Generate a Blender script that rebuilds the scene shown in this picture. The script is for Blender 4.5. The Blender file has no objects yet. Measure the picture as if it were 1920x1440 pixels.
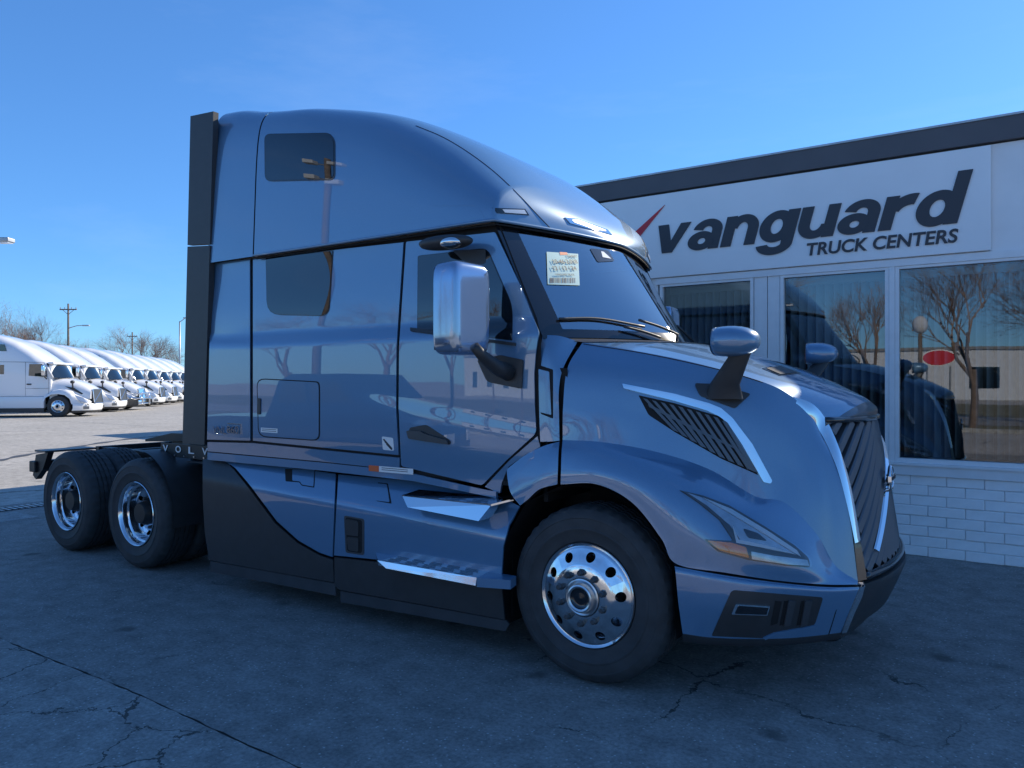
import bpy, bmesh, math, random
import numpy as np
from mathutils import Vector, Matrix
from mathutils.bvhtree import BVHTree
random.seed(7)
S = bpy.context.scene
COL = S.collection
R = math.radians

# ------------------------------------------------------------------ camera, sky, sun, exposure
FPX, CAMX, CAMY, CAMZ, YH = 1400.0, 2.03, -4.97, 1.72, 717.0
SN = 0.56; CS = math.sqrt(1 - SN*SN)
cam_d = bpy.data.cameras.new('camera'); cam = bpy.data.objects.new('camera', cam_d); COL.objects.link(cam)
cam_d.sensor_fit = 'HORIZONTAL'; cam_d.sensor_width = 36.0; cam_d.lens = 36.0*FPX/1920.0
cam_d.shift_y = (YH-720)/1920.0
cam_d.clip_start = 0.05; cam_d.clip_end = 3000
cam.location = (CAMX, CAMY, CAMZ)
cam.rotation_euler = (R(90), 0, math.atan2(SN, CS))
S.camera = cam
SUN_EL, SUN_AZ = R(31.2), R(20)          # azimuth from +Y towards +X
w = bpy.data.worlds.new('World'); S.world = w; w.use_nodes = True
nt = w.node_tree; bg = nt.nodes['Background']
sky = nt.nodes.new('ShaderNodeTexSky'); sky.sky_type = 'NISHITA'; sky.sun_disc = False
sky.sun_elevation = SUN_EL; sky.sun_rotation = SUN_AZ; sky.altitude = 200; sky.air_density = 1.0; sky.dust_density = 0.15; sky.ozone_density = 6.0
gm = nt.nodes.new('ShaderNodeGamma'); gm.inputs[1].default_value = 0.8      # clear, deep blue winter sky
tn = nt.nodes.new('ShaderNodeMix'); tn.data_type = 'RGBA'; tn.blend_type = 'MULTIPLY'; tn.inputs[0].default_value = 1; tn.inputs[7].default_value = (0.23, 0.392, 0.56, 1)
nt.links.new(sky.outputs[0], gm.inputs[0]); nt.links.new(gm.outputs[0], tn.inputs[6]); 
tcw = nt.nodes.new('ShaderNodeTexCoord'); mpw = nt.nodes.new('ShaderNodeMapping'); mpw.inputs['Scale'].default_value = (1.2, 3.0, 9.0); mpw.inputs['Rotation'].default_value = (0, 0, 0.6)
cln = nt.nodes.new('ShaderNodeTexNoise'); cln.inputs['Scale'].default_value = 1.3; cln.inputs['Detail'].default_value = 7; cln.inputs['Roughness'].default_value = 0.62
clr = nt.nodes.new('ShaderNodeMapRange'); clr.inputs[1].default_value = 0.52; clr.inputs[2].default_value = 0.80; clr.inputs[3].default_value = 0.0; clr.inputs[4].default_value = 0.06
clm = nt.nodes.new('ShaderNodeMix'); clm.data_type = 'RGBA'; clm.inputs[7].default_value = (2.2, 2.45, 2.7, 1)      # thin high cirrus
nt.links.new(tcw.outputs['Generated'], mpw.inputs[0]); nt.links.new(mpw.outputs[0], cln.inputs['Vector']); nt.links.new(cln.outputs[0], clr.inputs[0]); nt.links.new(clr.outputs[0], clm.inputs[0])
nt.links.new(tn.outputs[2], clm.inputs[6]); nt.links.new(clm.outputs[2], bg.inputs[0]); bg.inputs[1].default_value = 0.15
sun_d = bpy.data.lights.new('sun', 'SUN'); sun_d.energy = 2.05; sun_d.angle = R(0.53); sun_d.color = (1.0, 0.90, 0.74)
sun = bpy.data.objects.new('sun', sun_d); COL.objects.link(sun)
sdir = Vector((math.sin(SUN_AZ)*math.cos(SUN_EL), math.cos(SUN_AZ)*math.cos(SUN_EL), math.sin(SUN_EL)))
sun.rotation_euler = sdir.to_track_quat('Z', 'Y').to_euler(); sun.location = sdir*60
vs = S.view_settings; vs.view_transform = 'Standard'; vs.look = 'None'; vs.gamma = 1; vs.exposure = 1.7; vs.use_curve_mapping = False
S.render.engine = 'CYCLES'

# ------------------------------------------------------------------ pixel helpers (photo pixel + known depth plane -> world)
def ray(u, v):
    a = (u-960)/FPX; b = -(v-YH)/FPX
    return Vector((CS*a-SN, SN*a+CS, b))
CAMP = Vector((CAMX, CAMY, CAMZ))
def W(u, v, y):
    d = ray(u, v); t = (y-CAMY)/d.y
    return CAMP + d*t
def G(u, v, z=0.0):
    d = ray(u, v); t = (z-CAMZ)/d.z
    return CAMP + d*t

# ------------------------------------------------------------------ materials
def mat(name, col, rough=0.5, metal=0.0, coat=0.0, var=0.0, vscale=8.0, bump=0.0, bscale=60.0, spec=0.5, coat_r=0.03):
    m = bpy.data.materials.new(name); m.use_nodes = True
    n = m.node_tree; p = n.nodes['Principled BSDF']
    p.inputs['Base Color'].default_value = (*col, 1); p.inputs['Roughness'].default_value = rough
    p.inputs['Metallic'].default_value = metal; p.inputs['Coat Weight'].default_value = coat
    p.inputs['Coat Roughness'].default_value = coat_r; p.inputs['Specular IOR Level'].default_value = spec
    tc = n.nodes.new('ShaderNodeTexCoord')
    if var > 0:
        no = n.nodes.new('ShaderNodeTexNoise'); no.inputs['Scale'].default_value = vscale; no.inputs['Detail'].default_value = 6
        n.links.new(tc.outputs['Object'], no.inputs['Vector'])
        mr = n.nodes.new('ShaderNodeMapRange'); mr.inputs[1].default_value = 0.3; mr.inputs[2].default_value = 0.7
        mr.inputs[3].default_value = 1-var; mr.inputs[4].default_value = 1+var
        n.links.new(no.outputs[0], mr.inputs[0])
        mx = n.nodes.new('ShaderNodeMix'); mx.data_type = 'RGBA'; mx.blend_type = 'MULTIPLY'; mx.inputs[0].default_value = 1
        mx.inputs[6].default_value = (*col, 1); n.links.new(mr.outputs[0], mx.inputs[7]); n.links.new(mx.outputs[2], p.inputs['Base Color'])
        mr2 = n.nodes.new('ShaderNodeMapRange'); mr2.inputs[3].default_value = max(0, rough-var*.25); mr2.inputs[4].default_value = min(1, rough+var*.25)
        n.links.new(no.outputs[0], mr2.inputs[0]); n.links.new(mr2.outputs[0], p.inputs['Roughness'])
    if bump > 0:
        nb = n.nodes.new('ShaderNodeTexNoise'); nb.inputs['Scale'].default_value = bscale; nb.inputs['Detail'].default_value = 4
        n.links.new(tc.outputs['Object'], nb.inputs['Vector'])
        bp = n.nodes.new('ShaderNodeBump'); bp.inputs['Strength'].default_value = bump; bp.inputs['Distance'].default_value = 0.01
        n.links.new(nb.outputs[0], bp.inputs['Height']); n.links.new(bp.outputs[0], p.inputs['Normal'])
    return m

def glass_mat(name, tint, base_refl, dark=(0, 0, 0)):
    """thin window glass: clear tinted pane with a fresnel mirror on top"""
    m = bpy.data.materials.new(name); m.use_nodes = True; n = m.node_tree; n.nodes.clear()
    out = n.nodes.new('ShaderNodeOutputMaterial'); tr = n.nodes.new('ShaderNodeBsdfDiffuse' if sum(dark) else 'ShaderNodeBsdfTransparent'); tr.inputs[0].default_value = (*(dark if sum(dark) else tint), 1)
    gl = n.nodes.new('ShaderNodeBsdfGlossy'); gl.inputs['Roughness'].default_value = 0.004; gl.inputs[0].default_value = (0.95, 0.97, 1, 1)
    fr = n.nodes.new('ShaderNodeFresnel'); fr.inputs[0].default_value = 1.5
    mr = n.nodes.new('ShaderNodeMapRange'); mr.inputs[1].default_value = 0.0; mr.inputs[2].default_value = 1.0
    mr.inputs[3].default_value = base_refl; mr.inputs[4].default_value = 1.0
    no = n.nodes.new('ShaderNodeTexNoise'); no.inputs['Scale'].default_value = 0.9; no.inputs['Detail'].default_value = 1
    tc = n.nodes.new('ShaderNodeTexCoord'); n.links.new(tc.outputs['Object'], no.inputs['Vector'])
    bp = n.nodes.new('ShaderNodeBump'); bp.inputs['Strength'].default_value = 0.03; bp.inputs['Distance'].default_value = 0.05
    n.links.new(no.outputs[0], bp.inputs['Height']); n.links.new(bp.outputs[0], gl.inputs['Normal'])
    mx = n.nodes.new('ShaderNodeMixShader')
    n.links.new(fr.outputs[0], mr.inputs[0]); n.links.new(mr.outputs[0], mx.inputs[0])
    n.links.new(tr.outputs[0], mx.inputs[1]); n.links.new(gl.outputs[0], mx.inputs[2]); n.links.new(mx.outputs[0], out.inputs[0])
    return m

def paint_mat(name, col):
    m = mat(name, col, 0.36, 0.22, 1.0, spec=0.5, coat_r=0.008)
    n = m.node_tree; p = n.nodes['Principled BSDF']; p.inputs['Coat IOR'].default_value = 1.85
    tc = n.nodes.new('ShaderNodeTexCoord')
    vo = n.nodes.new('ShaderNodeTexVoronoi'); vo.inputs['Scale'].default_value = 900
    n.links.new(tc.outputs['Object'], vo.inputs['Vector'])
    mx = n.nodes.new('ShaderNodeMix'); mx.data_type = 'RGBA'; mx.blend_type = 'MULTIPLY'; mx.inputs[0].default_value = 1
    mr = n.nodes.new('ShaderNodeMapRange'); mr.inputs[3].default_value = 0.86; mr.inputs[4].default_value = 1.14
    n.links.new(vo.outputs['Color'], mr.inputs[0]); mx.inputs[6].default_value = (*col, 1)
    n.links.new(mr.outputs[0], mx.inputs[7]); n.links.new(mx.outputs[2], p.inputs['Base Color'])
    nb = n.nodes.new('ShaderNodeTexNoise'); nb.inputs['Scale'].default_value = 1.6; nb.inputs['Detail'].default_value = 1
    n.links.new(tc.outputs['Object'], nb.inputs['Vector'])
    bp = n.nodes.new('ShaderNodeBump'); bp.inputs['Strength'].default_value = 0.05; bp.inputs['Distance'].default_value = 0.04
    n.links.new(nb.outputs[0], bp.inputs['Height']); n.links.new(bp.outputs[0], p.inputs['Coat Normal'])
    return m

M = {}
M['paint'] = paint_mat('blue_metallic_paint', (0.092, 0.20, 0.335))
M['black'] = mat('black_plastic', (0.035, 0.036, 0.038), 0.48, var=0.12, vscale=14, bump=0.05, bscale=300)
M['gloss_black'] = mat('gloss_black', (0.012, 0.013, 0.016), 0.12, coat=0.6)
M['grey_plastic'] = mat('grey_plastic', (0.05, 0.053, 0.058), 0.4, var=0.15)
M['grille'] = mat('grille_grey', (0.085, 0.09, 0.10), 0.3, 0.4, coat=0.4)
M['chrome'] = mat('chrome', (0.78, 0.79, 0.80), 0.06, 1.0)
M['alu'] = mat('polished_aluminium', (0.74, 0.75, 0.77), 0.11, 1.0, var=0.05, vscale=30)
M['satin'] = mat('satin_aluminium', (0.62, 0.63, 0.64), 0.28, 1.0, var=0.08, vscale=20)
M['tyre'] = mat('tyre_rubber', (0.040, 0.041, 0.043), 0.72, var=0.3, vscale=9, bump=0.15, bscale=120)
M['dark'] = mat('dark_cavity', (0.006, 0.006, 0.007), 0.8)
M['chassis'] = mat('chassis_black', (0.012, 0.012, 0.013), 0.5, var=0.3)
M['white'] = mat('white_sticker', (0.75, 0.75, 0.74), 0.5)
M['orange'] = mat('orange_sticker', (0.65, 0.12, 0.03), 0.5)
M['ink'] = mat('print_ink', (0.02, 0.022, 0.03), 0.5)
M['paper'] = mat('pale_green_paper', (0.46, 0.66, 0.62), 0.7)
M['amber'] = mat('amber_lens', (0.90, 0.24, 0.012), 0.12, coat=1.0, bump=0.3, bscale=160)
M['red_lens'] = mat('red_lens', (0.45, 0.012, 0.015), 0.12, coat=1.0)
M['lamp_grey'] = mat('lamp_reflector', (0.50, 0.52, 0.55), 0.25, 0.6, var=0.15, vscale=25)
M['lamp_white'] = mat('lamp_white', (0.72, 0.75, 0.78), 0.2, coat=0.6)
M['interior'] = mat('cab_interior', (0.48, 0.49, 0.49), 0.7, var=0.1)
M['glass'] = glass_mat('window_glass', (0.55, 0.62, 0.62), 0.10)
M['windshield'] = glass_mat('windshield_glass', (0.74, 0.86, 0.84), 0.36)
M['dark_glass'] = glass_mat('tinted_glass', (0.42, 0.50, 0.50), 0.055, (0.005, 0.008, 0.009))
M['mirror'] = mat('mirror_glass', (0.8, 0.8, 0.8), 0.01, 1.0)
M['lens'] = glass_mat('lamp_lens', (0.94, 0.96, 0.97), 0.035)
M['wall'] = mat('painted_panel', (0.80, 0.80, 0.80), 0.55, var=0.05, vscale=2.5, bump=0.05, bscale=40)
M['brick'] = mat('white_painted_brick', (0.88, 0.88, 0.88), 0.55, var=0.06, vscale=7, bump=0.45, bscale=26)
M['mortar'] = mat('painted_mortar', (0.74, 0.74, 0.75), 0.8, var=0.1, vscale=20)
M['parapet'] = mat('grey_flashing', (0.085, 0.082, 0.092), 0.5, var=0.08, vscale=3)
M['frame'] = mat('white_window_frame', (0.76, 0.77, 0.78), 0.4, var=0.04)
M['sign'] = mat('sign_panel', (0.80, 0.81, 0.82), 0.35, var=0.03, vscale=2)
M['sign_dark'] = mat('sign_lettering', (0.035, 0.036, 0.045), 0.45)
M['sign_red'] = mat('sign_red', (0.55, 0.02, 0.035), 0.4)
M['blind'] = mat('vertical_blind', (0.40, 0.41, 0.42), 0.7)
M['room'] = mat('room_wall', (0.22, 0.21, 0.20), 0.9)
M['wpaint'] = mat('white_truck_paint', (0.82, 0.82, 0.82), 0.3, coat=1.0)
M['wgrey'] = mat('white_truck_seam', (0.12, 0.13, 0.14), 0.6)
M['wood'] = mat('weathered_pole', (0.16, 0.125, 0.10), 0.85, var=0.25, vscale=5)
M['bark'] = mat('winter_bark', (0.17, 0.125, 0.10), 0.9, var=0.3, vscale=4)
M['twig'] = mat('winter_twigs', (0.24, 0.17, 0.135), 0.9, var=0.3, vscale=0.6)
M['steel'] = mat('galvanised_steel', (0.42, 0.43, 0.44), 0.45, 0.7, var=0.15)
M['pickup'] = mat('dark_pickup_paint', (0.012, 0.022, 0.05), 0.25, 0.3, coat=1.0)
M['mirror_shell'] = mat('silver_mirror_shell', (0.30, 0.38, 0.50), 0.14, 0.8, coat=0.8)
M['concrete_wall'] = mat('pale_block_wall', (0.50, 0.52, 0.55), 0.8, var=0.08, vscale=2)
M['roofing'] = mat('flat_roofing', (0.2, 0.2, 0.2), 0.9, var=0.2)

def ground_mat(name, c1, c2, crack=0.0, speck=0.3, stains=0.3, cscale=0.8, rough=0.85, cw=0.012):
    m = bpy.data.materials.new(name); m.use_nodes = True; n = m.node_tree; p = n.nodes['Principled BSDF']
    L = n.links.new; N = n.nodes.new
    tc = N('ShaderNodeTexCoord')
    def noise(sc, det=5, ro=0.55):
        k = N('ShaderNodeTexNoise'); k.inputs['Scale'].default_value = sc; k.inputs['Detail'].default_value = det; k.inputs['Roughness'].default_value = ro
        L(tc.outputs['Object'], k.inputs['Vector']); return k
    def ramp(src, a, b, lo=0, hi=1):
        r = N('ShaderNodeMapRange'); r.inputs[1].default_value = a; r.inputs[2].default_value = b; r.inputs[3].default_value = lo; r.inputs[4].default_value = hi
        L(src, r.inputs[0]); return r.outputs[0]
    def mixc(f, a, b, mode='MIX'):
        x = N('ShaderNodeMix'); x.data_type = 'RGBA'; x.blend_type = mode
        if isinstance(f, float): x.inputs[0].default_value = f
        else: L(f, x.inputs[0])
        for i, q in ((6, a), (7, b)):
            if isinstance(q, tuple): x.inputs[i].default_value = (*q, 1)
            else: L(q, x.inputs[i])
        return x.outputs[2]
    big = noise(0.35, 6); col = mixc(ramp(big.outputs[0], 0.35, 0.65), c1, c2)
    fine = noise(42, 5, 0.75); col = mixc(0.55, col, mixc(ramp(fine.outputs[0], 0.3, 0.7), (0.3,)*3, (1.7,)*3), 'MULTIPLY')
    mid = noise(6, 5); col = mixc(0.5, col, mixc(ramp(mid.outputs[0], 0.3, 0.7), (0.55,)*3, (1.4,)*3), 'MULTIPLY')
    if speck > 0:
        vo = N('ShaderNodeTexVoronoi'); vo.inputs['Scale'].default_value = 36; L(tc.outputs['Object'], vo.inputs['Vector'])
        sp = ramp(vo.outputs['Distance'], 0.26, 0.12)
        rnd = N('ShaderNodeSeparateColor'); L(vo.outputs['Color'], rnd.inputs[0])
        mu = N('ShaderNodeMath'); mu.operation = 'MULTIPLY'; L(sp, mu.inputs[0]); L(ramp(rnd.outputs[0], 0.62, 0.70), mu.inputs[1])
        mu2 = N('ShaderNodeMath'); mu2.operation = 'MULTIPLY'; L(mu.outputs[0], mu2.inputs[0]); mu2.inputs[1].default_value = speck
        col = mixc(mu2.outputs[0], col, (0.52, 0.52, 0.50))
    if stains > 0:
        vs_ = N('ShaderNodeTexVoronoi'); vs_.inputs['Scale'].default_value = 1.7
        wob = noise(7, 3); ad = N('ShaderNodeVectorMath'); ad.operation = 'MULTIPLY_ADD'; L(wob.outputs['Color'], ad.inputs[0]); ad.inputs[1].default_value = (.12, .12, 0); L(tc.outputs['Object'], ad.inputs[2])
        L(ad.outputs[0], vs_.inputs['Vector'])
        rn = N('ShaderNodeSeparateColor'); L(vs_.outputs['Color'], rn.inputs[0])
        mu = N('ShaderNodeMath'); mu.operation = 'MULTIPLY'; L(ramp(vs_.outputs['Distance'], 0.15, 0.07), mu.inputs[0]); L(ramp(rn.outputs[0], 0.30, 0.5), mu.inputs[1])
        mu2 = N('ShaderNodeMath'); mu2.operation = 'MULTIPLY'; L(mu.outputs[0], mu2.inputs[0]); mu2.inputs[1].default_value = stains
        col = mixc(mu2.outputs[0], col, tuple(x*.35 for x in c1))
    hgt = fine.outputs[0]
    if crack > 0:
        wob = noise(3.0, 6, 0.65); ad = N('ShaderNodeVectorMath'); ad.operation = 'MULTIPLY_ADD'; L(wob.outputs['Color'], ad.inputs[0]); ad.inputs[1].default_value = (.38, .38, 0); L(tc.outputs['Object'], ad.inputs[2])
        vc = N('ShaderNodeTexVoronoi'); vc.feature = 'DISTANCE_TO_EDGE'; vc.inputs['Scale'].default_value = cscale; L(ad.outputs[0], vc.inputs['Vector'])
        msk = noise(0.55, 3); wid = noise(9, 3)
        th = ramp(wid.outputs[0], 0.3, 0.7, cw*.12, cw)
        lt = N('ShaderNodeMath'); lt.operation = 'LESS_THAN'; L(vc.outputs['Distance'], lt.inputs[0]); L(th, lt.inputs[1])
        mu = N('ShaderNodeMath'); mu.operation = 'MULTIPLY'; L(lt.outputs[0], mu.inputs[0]); L(ramp(msk.outputs[0], 0.62-crack*.3, 0.68-crack*.3), mu.inputs[1])
        mu2 = N('ShaderNodeMath'); mu2.operation = 'MULTIPLY'; L(mu.outputs[0], mu2.inputs[0]); mu2.inputs[1].default_value = 0.85
        col = mixc(mu2.outputs[0], col, tuple(x*.18 for x in c1))
        sb = N('ShaderNodeMath'); sb.operation = 'SUBTRACT'; L(hgt, sb.inputs[0]); L(mu2.outputs[0], sb.inputs[1]); hgt = sb.outputs[0]
    L(col, p.inputs['Base Color']); p.inputs['Roughness'].default_value = rough; p.inputs['Specular IOR Level'].default_value = 0.35
    bp = N('ShaderNodeBump'); bp.inputs['Strength'].default_value = 0.5; bp.inputs['Distance'].default_value = 0.006
    L(hgt, bp.inputs['Height']); L(bp.outputs[0], p.inputs['Normal'])
    return m
M['asphalt'] = ground_mat('asphalt_drive', (0.225, 0.215, 0.20), (0.272, 0.26, 0.242), crack=0.34, speck=0.9, stains=0.75, cscale=0.8, cw=0.0065)
M['old_asphalt'] = ground_mat('old_cracked_asphalt', (0.26, 0.25, 0.232), (0.31, 0.298, 0.278), crack=1.0, speck=0.9, stains=0.5, cscale=1.7, cw=0.013)
M['far_asphalt'] = ground_mat('lot_asphalt', (0.38, 0.36, 0.33), (0.45, 0.425, 0.39), crack=0.3, speck=0.0, stains=0.4, cscale=0.3)
M['slab'] = ground_mat('worn_concrete', (0.35, 0.33, 0.295), (0.42, 0.395, 0.355), crack=0.15, speck=0.0, stains=0.5, cscale=0.25)
M['pad'] = ground_mat('pale_concrete', (0.26, 0.26, 0.25), (0.33, 0.33, 0.32), crack=0.0, speck=0.0, stains=0.4)
M['tar'] = mat('tar_sealant', (0.07, 0.07, 0.072), 0.6, var=0.2)
M['grass'] = mat('dry_grass', (0.17, 0.15, 0.08), 0.95, var=0.35, vscale=1.2, bump=0.5, bscale=20)

# ------------------------------------------------------------------ mesh helpers
def link(name, me, m=None, parent=None):
    o = bpy.data.objects.new(name, me); COL.objects.link(o)
    if m is not None and me is not None and not me.materials: me.materials.append(M[m] if isinstance(m, str) else m)
    if parent is not None: o.parent = parent
    return o
def mesh(name, V, Fc, smooth=False, normals=None):
    me = bpy.data.meshes.new(name); me.from_pydata([tuple(v) for v in V], [], [tuple(f) for f in Fc]); me.update()
    if smooth: me.polygons.foreach_set('use_smooth', [True]*len(me.polygons))
    if normals is not None: me.normals_split_custom_set_from_vertices([tuple(n) for n in normals])
    return me
def add(name, V, Fc, m, parent=None, smooth=False, normals=None, mirror=False):
    o = link(name, mesh(name, V, Fc, smooth, normals), m, parent)
    if mirror:
        V2 = [(v[0], -v[1], v[2]) for v in V]; F2 = [tuple(reversed(f)) for f in Fc]
        N2 = None if normals is None else [(q[0], -q[1], q[2]) for q in normals]
        link(name, mesh(name, V2, F2, smooth, N2), m, parent)
    return o
def empty(name, loc=(0, 0, 0), rz=0.0, label=None, cat=None, group=None):
    o = bpy.data.objects.new(name, None); COL.objects.link(o); o.location = loc; o.rotation_euler = (0, 0, rz); o.empty_display_size = .3
    if label: o['label'] = label
    if cat: o['category'] = cat
    if group: o['group'] = group
    return o
def tag(o, label, cat, group=None):
    o['label'] = label; o['category'] = cat
    if group: o['group'] = group
    return o
class MB:
    """collects simple solids into one mesh"""
    def __init__(s): s.V = []; s.F = []
    def raw(s, V, F):
        b = len(s.V); s.V += [Vector(v) for v in V]; s.F += [tuple(i+b for i in f) for f in F]; return s
    def box(s, x0, x1, y0, y1, z0, z1, bev=0.0, mtx=None):
        if bev <= 0:
            V = [Vector((x, y, z)) for z in (z0, z1) for y in (y0, y1) for x in (x0, x1)]
            Fc = [(0, 2, 3, 1), (4, 5, 7, 6), (0, 1, 5, 4), (2, 6, 7, 3), (0, 4, 6, 2), (1, 3, 7, 5)]
        else:
            bm = bmesh.new(); bmesh.ops.create_cube(bm, size=1)
            for v in bm.verts: v.co = Vector(((x0+x1)/2+v.co.x*(x1-x0), (y0+y1)/2+v.co.y*(y1-y0), (z0+z1)/2+v.co.z*(z1-z0)))
            bmesh.ops.bevel(bm, geom=bm.edges[:], offset=bev, segments=3, profile=.5, affect='EDGES')
            bm.verts.index_update(); V = [v.co.copy() for v in bm.verts]; Fc = [tuple(v.index for v in f.verts) for f in bm.faces]; bm.free()
        if mtx: V = [mtx @ v for v in V]
        return s.raw(V, Fc)
    def tube(s, pts, r, n=8, cap=True):
        pts = [Vector(p) for p in pts]; rs = r if isinstance(r, (list, tuple)) else [r]*len(pts)
        V = []; Fc = []; prev = None
        for i, p in enumerate(pts):
            d = (pts[min(i+1, len(pts)-1)]-pts[max(i-1, 0)]).normalized()
            if prev is None:
                a = Vector((0, 0, 1)) if abs(d.z) < .9 else Vector((1, 0, 0)); e1 = d.cross(a).normalized()
            else: e1 = (prev - d*prev.dot(d)).normalized()
            prev = e1; e2 = d.cross(e1)
            for k in range(n):
                t = 2*math.pi*k/n; V.append(p + (e1*math.cos(t)+e2*math.sin(t))*rs[i])
        for i in range(len(pts)-1):
            for k in range(n):
                k2 = (k+1) % n; Fc.append((i*n+k, i*n+k2, (i+1)*n+k2, (i+1)*n+k))
        if cap: Fc.append(tuple(range(n-1, -1, -1))); Fc.append(tuple((len(pts)-1)*n+k for k in range(n)))
        return s.raw(V, Fc)
    def lathe(s, prof, n=48, axis='y', center=(0, 0, 0), close=False):
        """prof: list of (offset along axis, radius)"""
        V = []; Fc = []; c = Vector(center)
        for (a, r) in prof:
            for k in range(n):
                t = 2*math.pi*k/n
                if axis == 'y': V.append(c+Vector((r*math.cos(t), a, r*math.sin(t))))
                elif axis == 'z': V.append(c+Vector((r*math.cos(t), r*math.sin(t), a)))
                else: V.append(c+Vector((a, r*math.cos(t), r*math.sin(t))))
        q = len(prof)
        for i in range(q if close else q-1):
            j = (i+1) % q
            for k in range(n):
                k2 = (k+1) % n; Fc.append((i*n+k, i*n+k2, j*n+k2, j*n+k))
        return s.raw(V, Fc)
    def prism(s, poly, y0, y1, plane='xz'):
        """polygon in a plane extruded along the remaining axis"""
        q = len(poly); f = {'xz': lambda a, b, c: (a, c, b), 'xy': lambda a, b, c: (a, b, c), 'yz': lambda a, b, c: (c, a, b)}[plane]
        V = [f(a, b, y0) for a, b in poly]+[f(a, b, y1) for a, b in poly]
        Fc = [tuple(range(q)), tuple(range(2*q-1, q-1, -1))]+[(i, i+q, (i+1) % q+q, (i+1) % q) for i in range(q)]
        return s.raw(V, Fc)
    def build(s, name, m, parent=None, smooth=False, mirror=False, angle=None):
        o = add(name, s.V, s.F, m, parent, smooth, None, mirror)
        if angle:
            for ob in ([o] if not mirror else [o]): ob.data.set_sharp_from_angle(angle=R(angle))
        return o

def catmull(P, n):
    """P: (k,d) array -> n samples, uniform Catmull-Rom through every point"""
    P = np.asarray(P, float); k = len(P); out = []
    E = np.vstack([2*P[0]-P[1], P, 2*P[-1]-P[-2]])
    for t in np.linspace(0, k-1, n):
        i = min(int(t), k-2); f = t-i; p0, p1, p2, p3 = E[i], E[i+1], E[i+2], E[i+3]
        out.append(.5*((2*p1)+(-p0+p2)*f+(2*p0-5*p1+4*p2-p3)*f*f+(-p0+3*p1-3*p2+p3)*f**3))
    return np.array(out)
def crgrid(C, nr, nc):
    C = np.asarray(C, float)                       # rows, cols, 3
    A = np.stack([catmull(C[i], nc) for i in range(C.shape[0])])
    return np.stack([catmull(A[:, j], nr) for j in range(nc)], axis=1)
def gridfaces(nr, nc): return [(i*nc+j, i*nc+j+1, (i+1)*nc+j+1, (i+1)*nc+j) for i in range(nr-1) for j in range(nc-1)]

class Surf:
    """a triangle mesh that pixel outlines can be laid on"""
    def __init__(s, V, Fc):
        s.V = [Vector(v) for v in V]; s.T = []
        for f in Fc:
            for k in range(1, len(f)-1): s.T.append((f[0], f[k], f[k+1]))
        N = [Vector() for _ in s.V]
        for a, b, c in s.T:
            q = (s.V[b]-s.V[a]).cross(s.V[c]-s.V[a])
            for i in (a, b, c): N[i] += q
        s.N = [q.normalized() if q.length > 0 else Vector((0, -1, 0)) for q in N]
        s.bvh = BVHTree.FromPolygons([tuple(v) for v in s.V], s.T, all_triangles=True); s.miss = 0
    def at(s, p, i, d):
        a, b, c = s.T[i]; A, B, C = s.V[a], s.V[b], s.V[c]
        v0, v1, v2 = B-A, C-A, p-A; d00, d01, d11 = v0.dot(v0), v0.dot(v1), v1.dot(v1); d20, d21 = v2.dot(v0), v2.dot(v1)
        de = d00*d11-d01*d01
        if abs(de) < 1e-14: n = s.N[a]
        else:
            y = (d11*d20-d01*d21)/de; z = (d00*d21-d01*d20)/de; n = (s.N[a]*(1-y-z)+s.N[b]*y+s.N[c]*z).normalized()
        if n.dot(d) > 0: n = -n
        return p, n
    def __call__(s, u, v):
        d = ray(u, v).normalized(); p, n, i, q = s.bvh.ray_cast(CAMP, d)
        if i is None:
            s.miss += 1; best = None
            for t in np.linspace(3, 9, 61):
                pp, nn, ii, dist = s.bvh.find_nearest(CAMP+d*t)
                if best is None or dist < best[2]: best = (pp, ii, dist)
            p, i = best[0], best[1]
        return s.at(p, i, d)

def rnd(poly, r, k=4):
    """round the corners of a pixel polygon; r a number or one per corner"""
    out = []; n = len(poly)
    for i, p in enumerate(poly):
        rr = r[i] if isinstance(r, (list, tuple)) else r
        p = Vector(p); a = Vector(poly[i-1]); b = Vector(poly[(i+1) % n])
        if rr <= 0: out.append(tuple(p)); continue
        ra = min(rr, (a-p).length*.45); rb = min(rr, (b-p).length*.45)
        s_, e_ = p+(a-p).normalized()*ra, p+(b-p).normalized()*rb
        for j in range(k+1):
            t = j/k; out.append(tuple(s_*(1-t)**2+p*2*t*(1-t)+e_*t*t))
    return out

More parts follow.
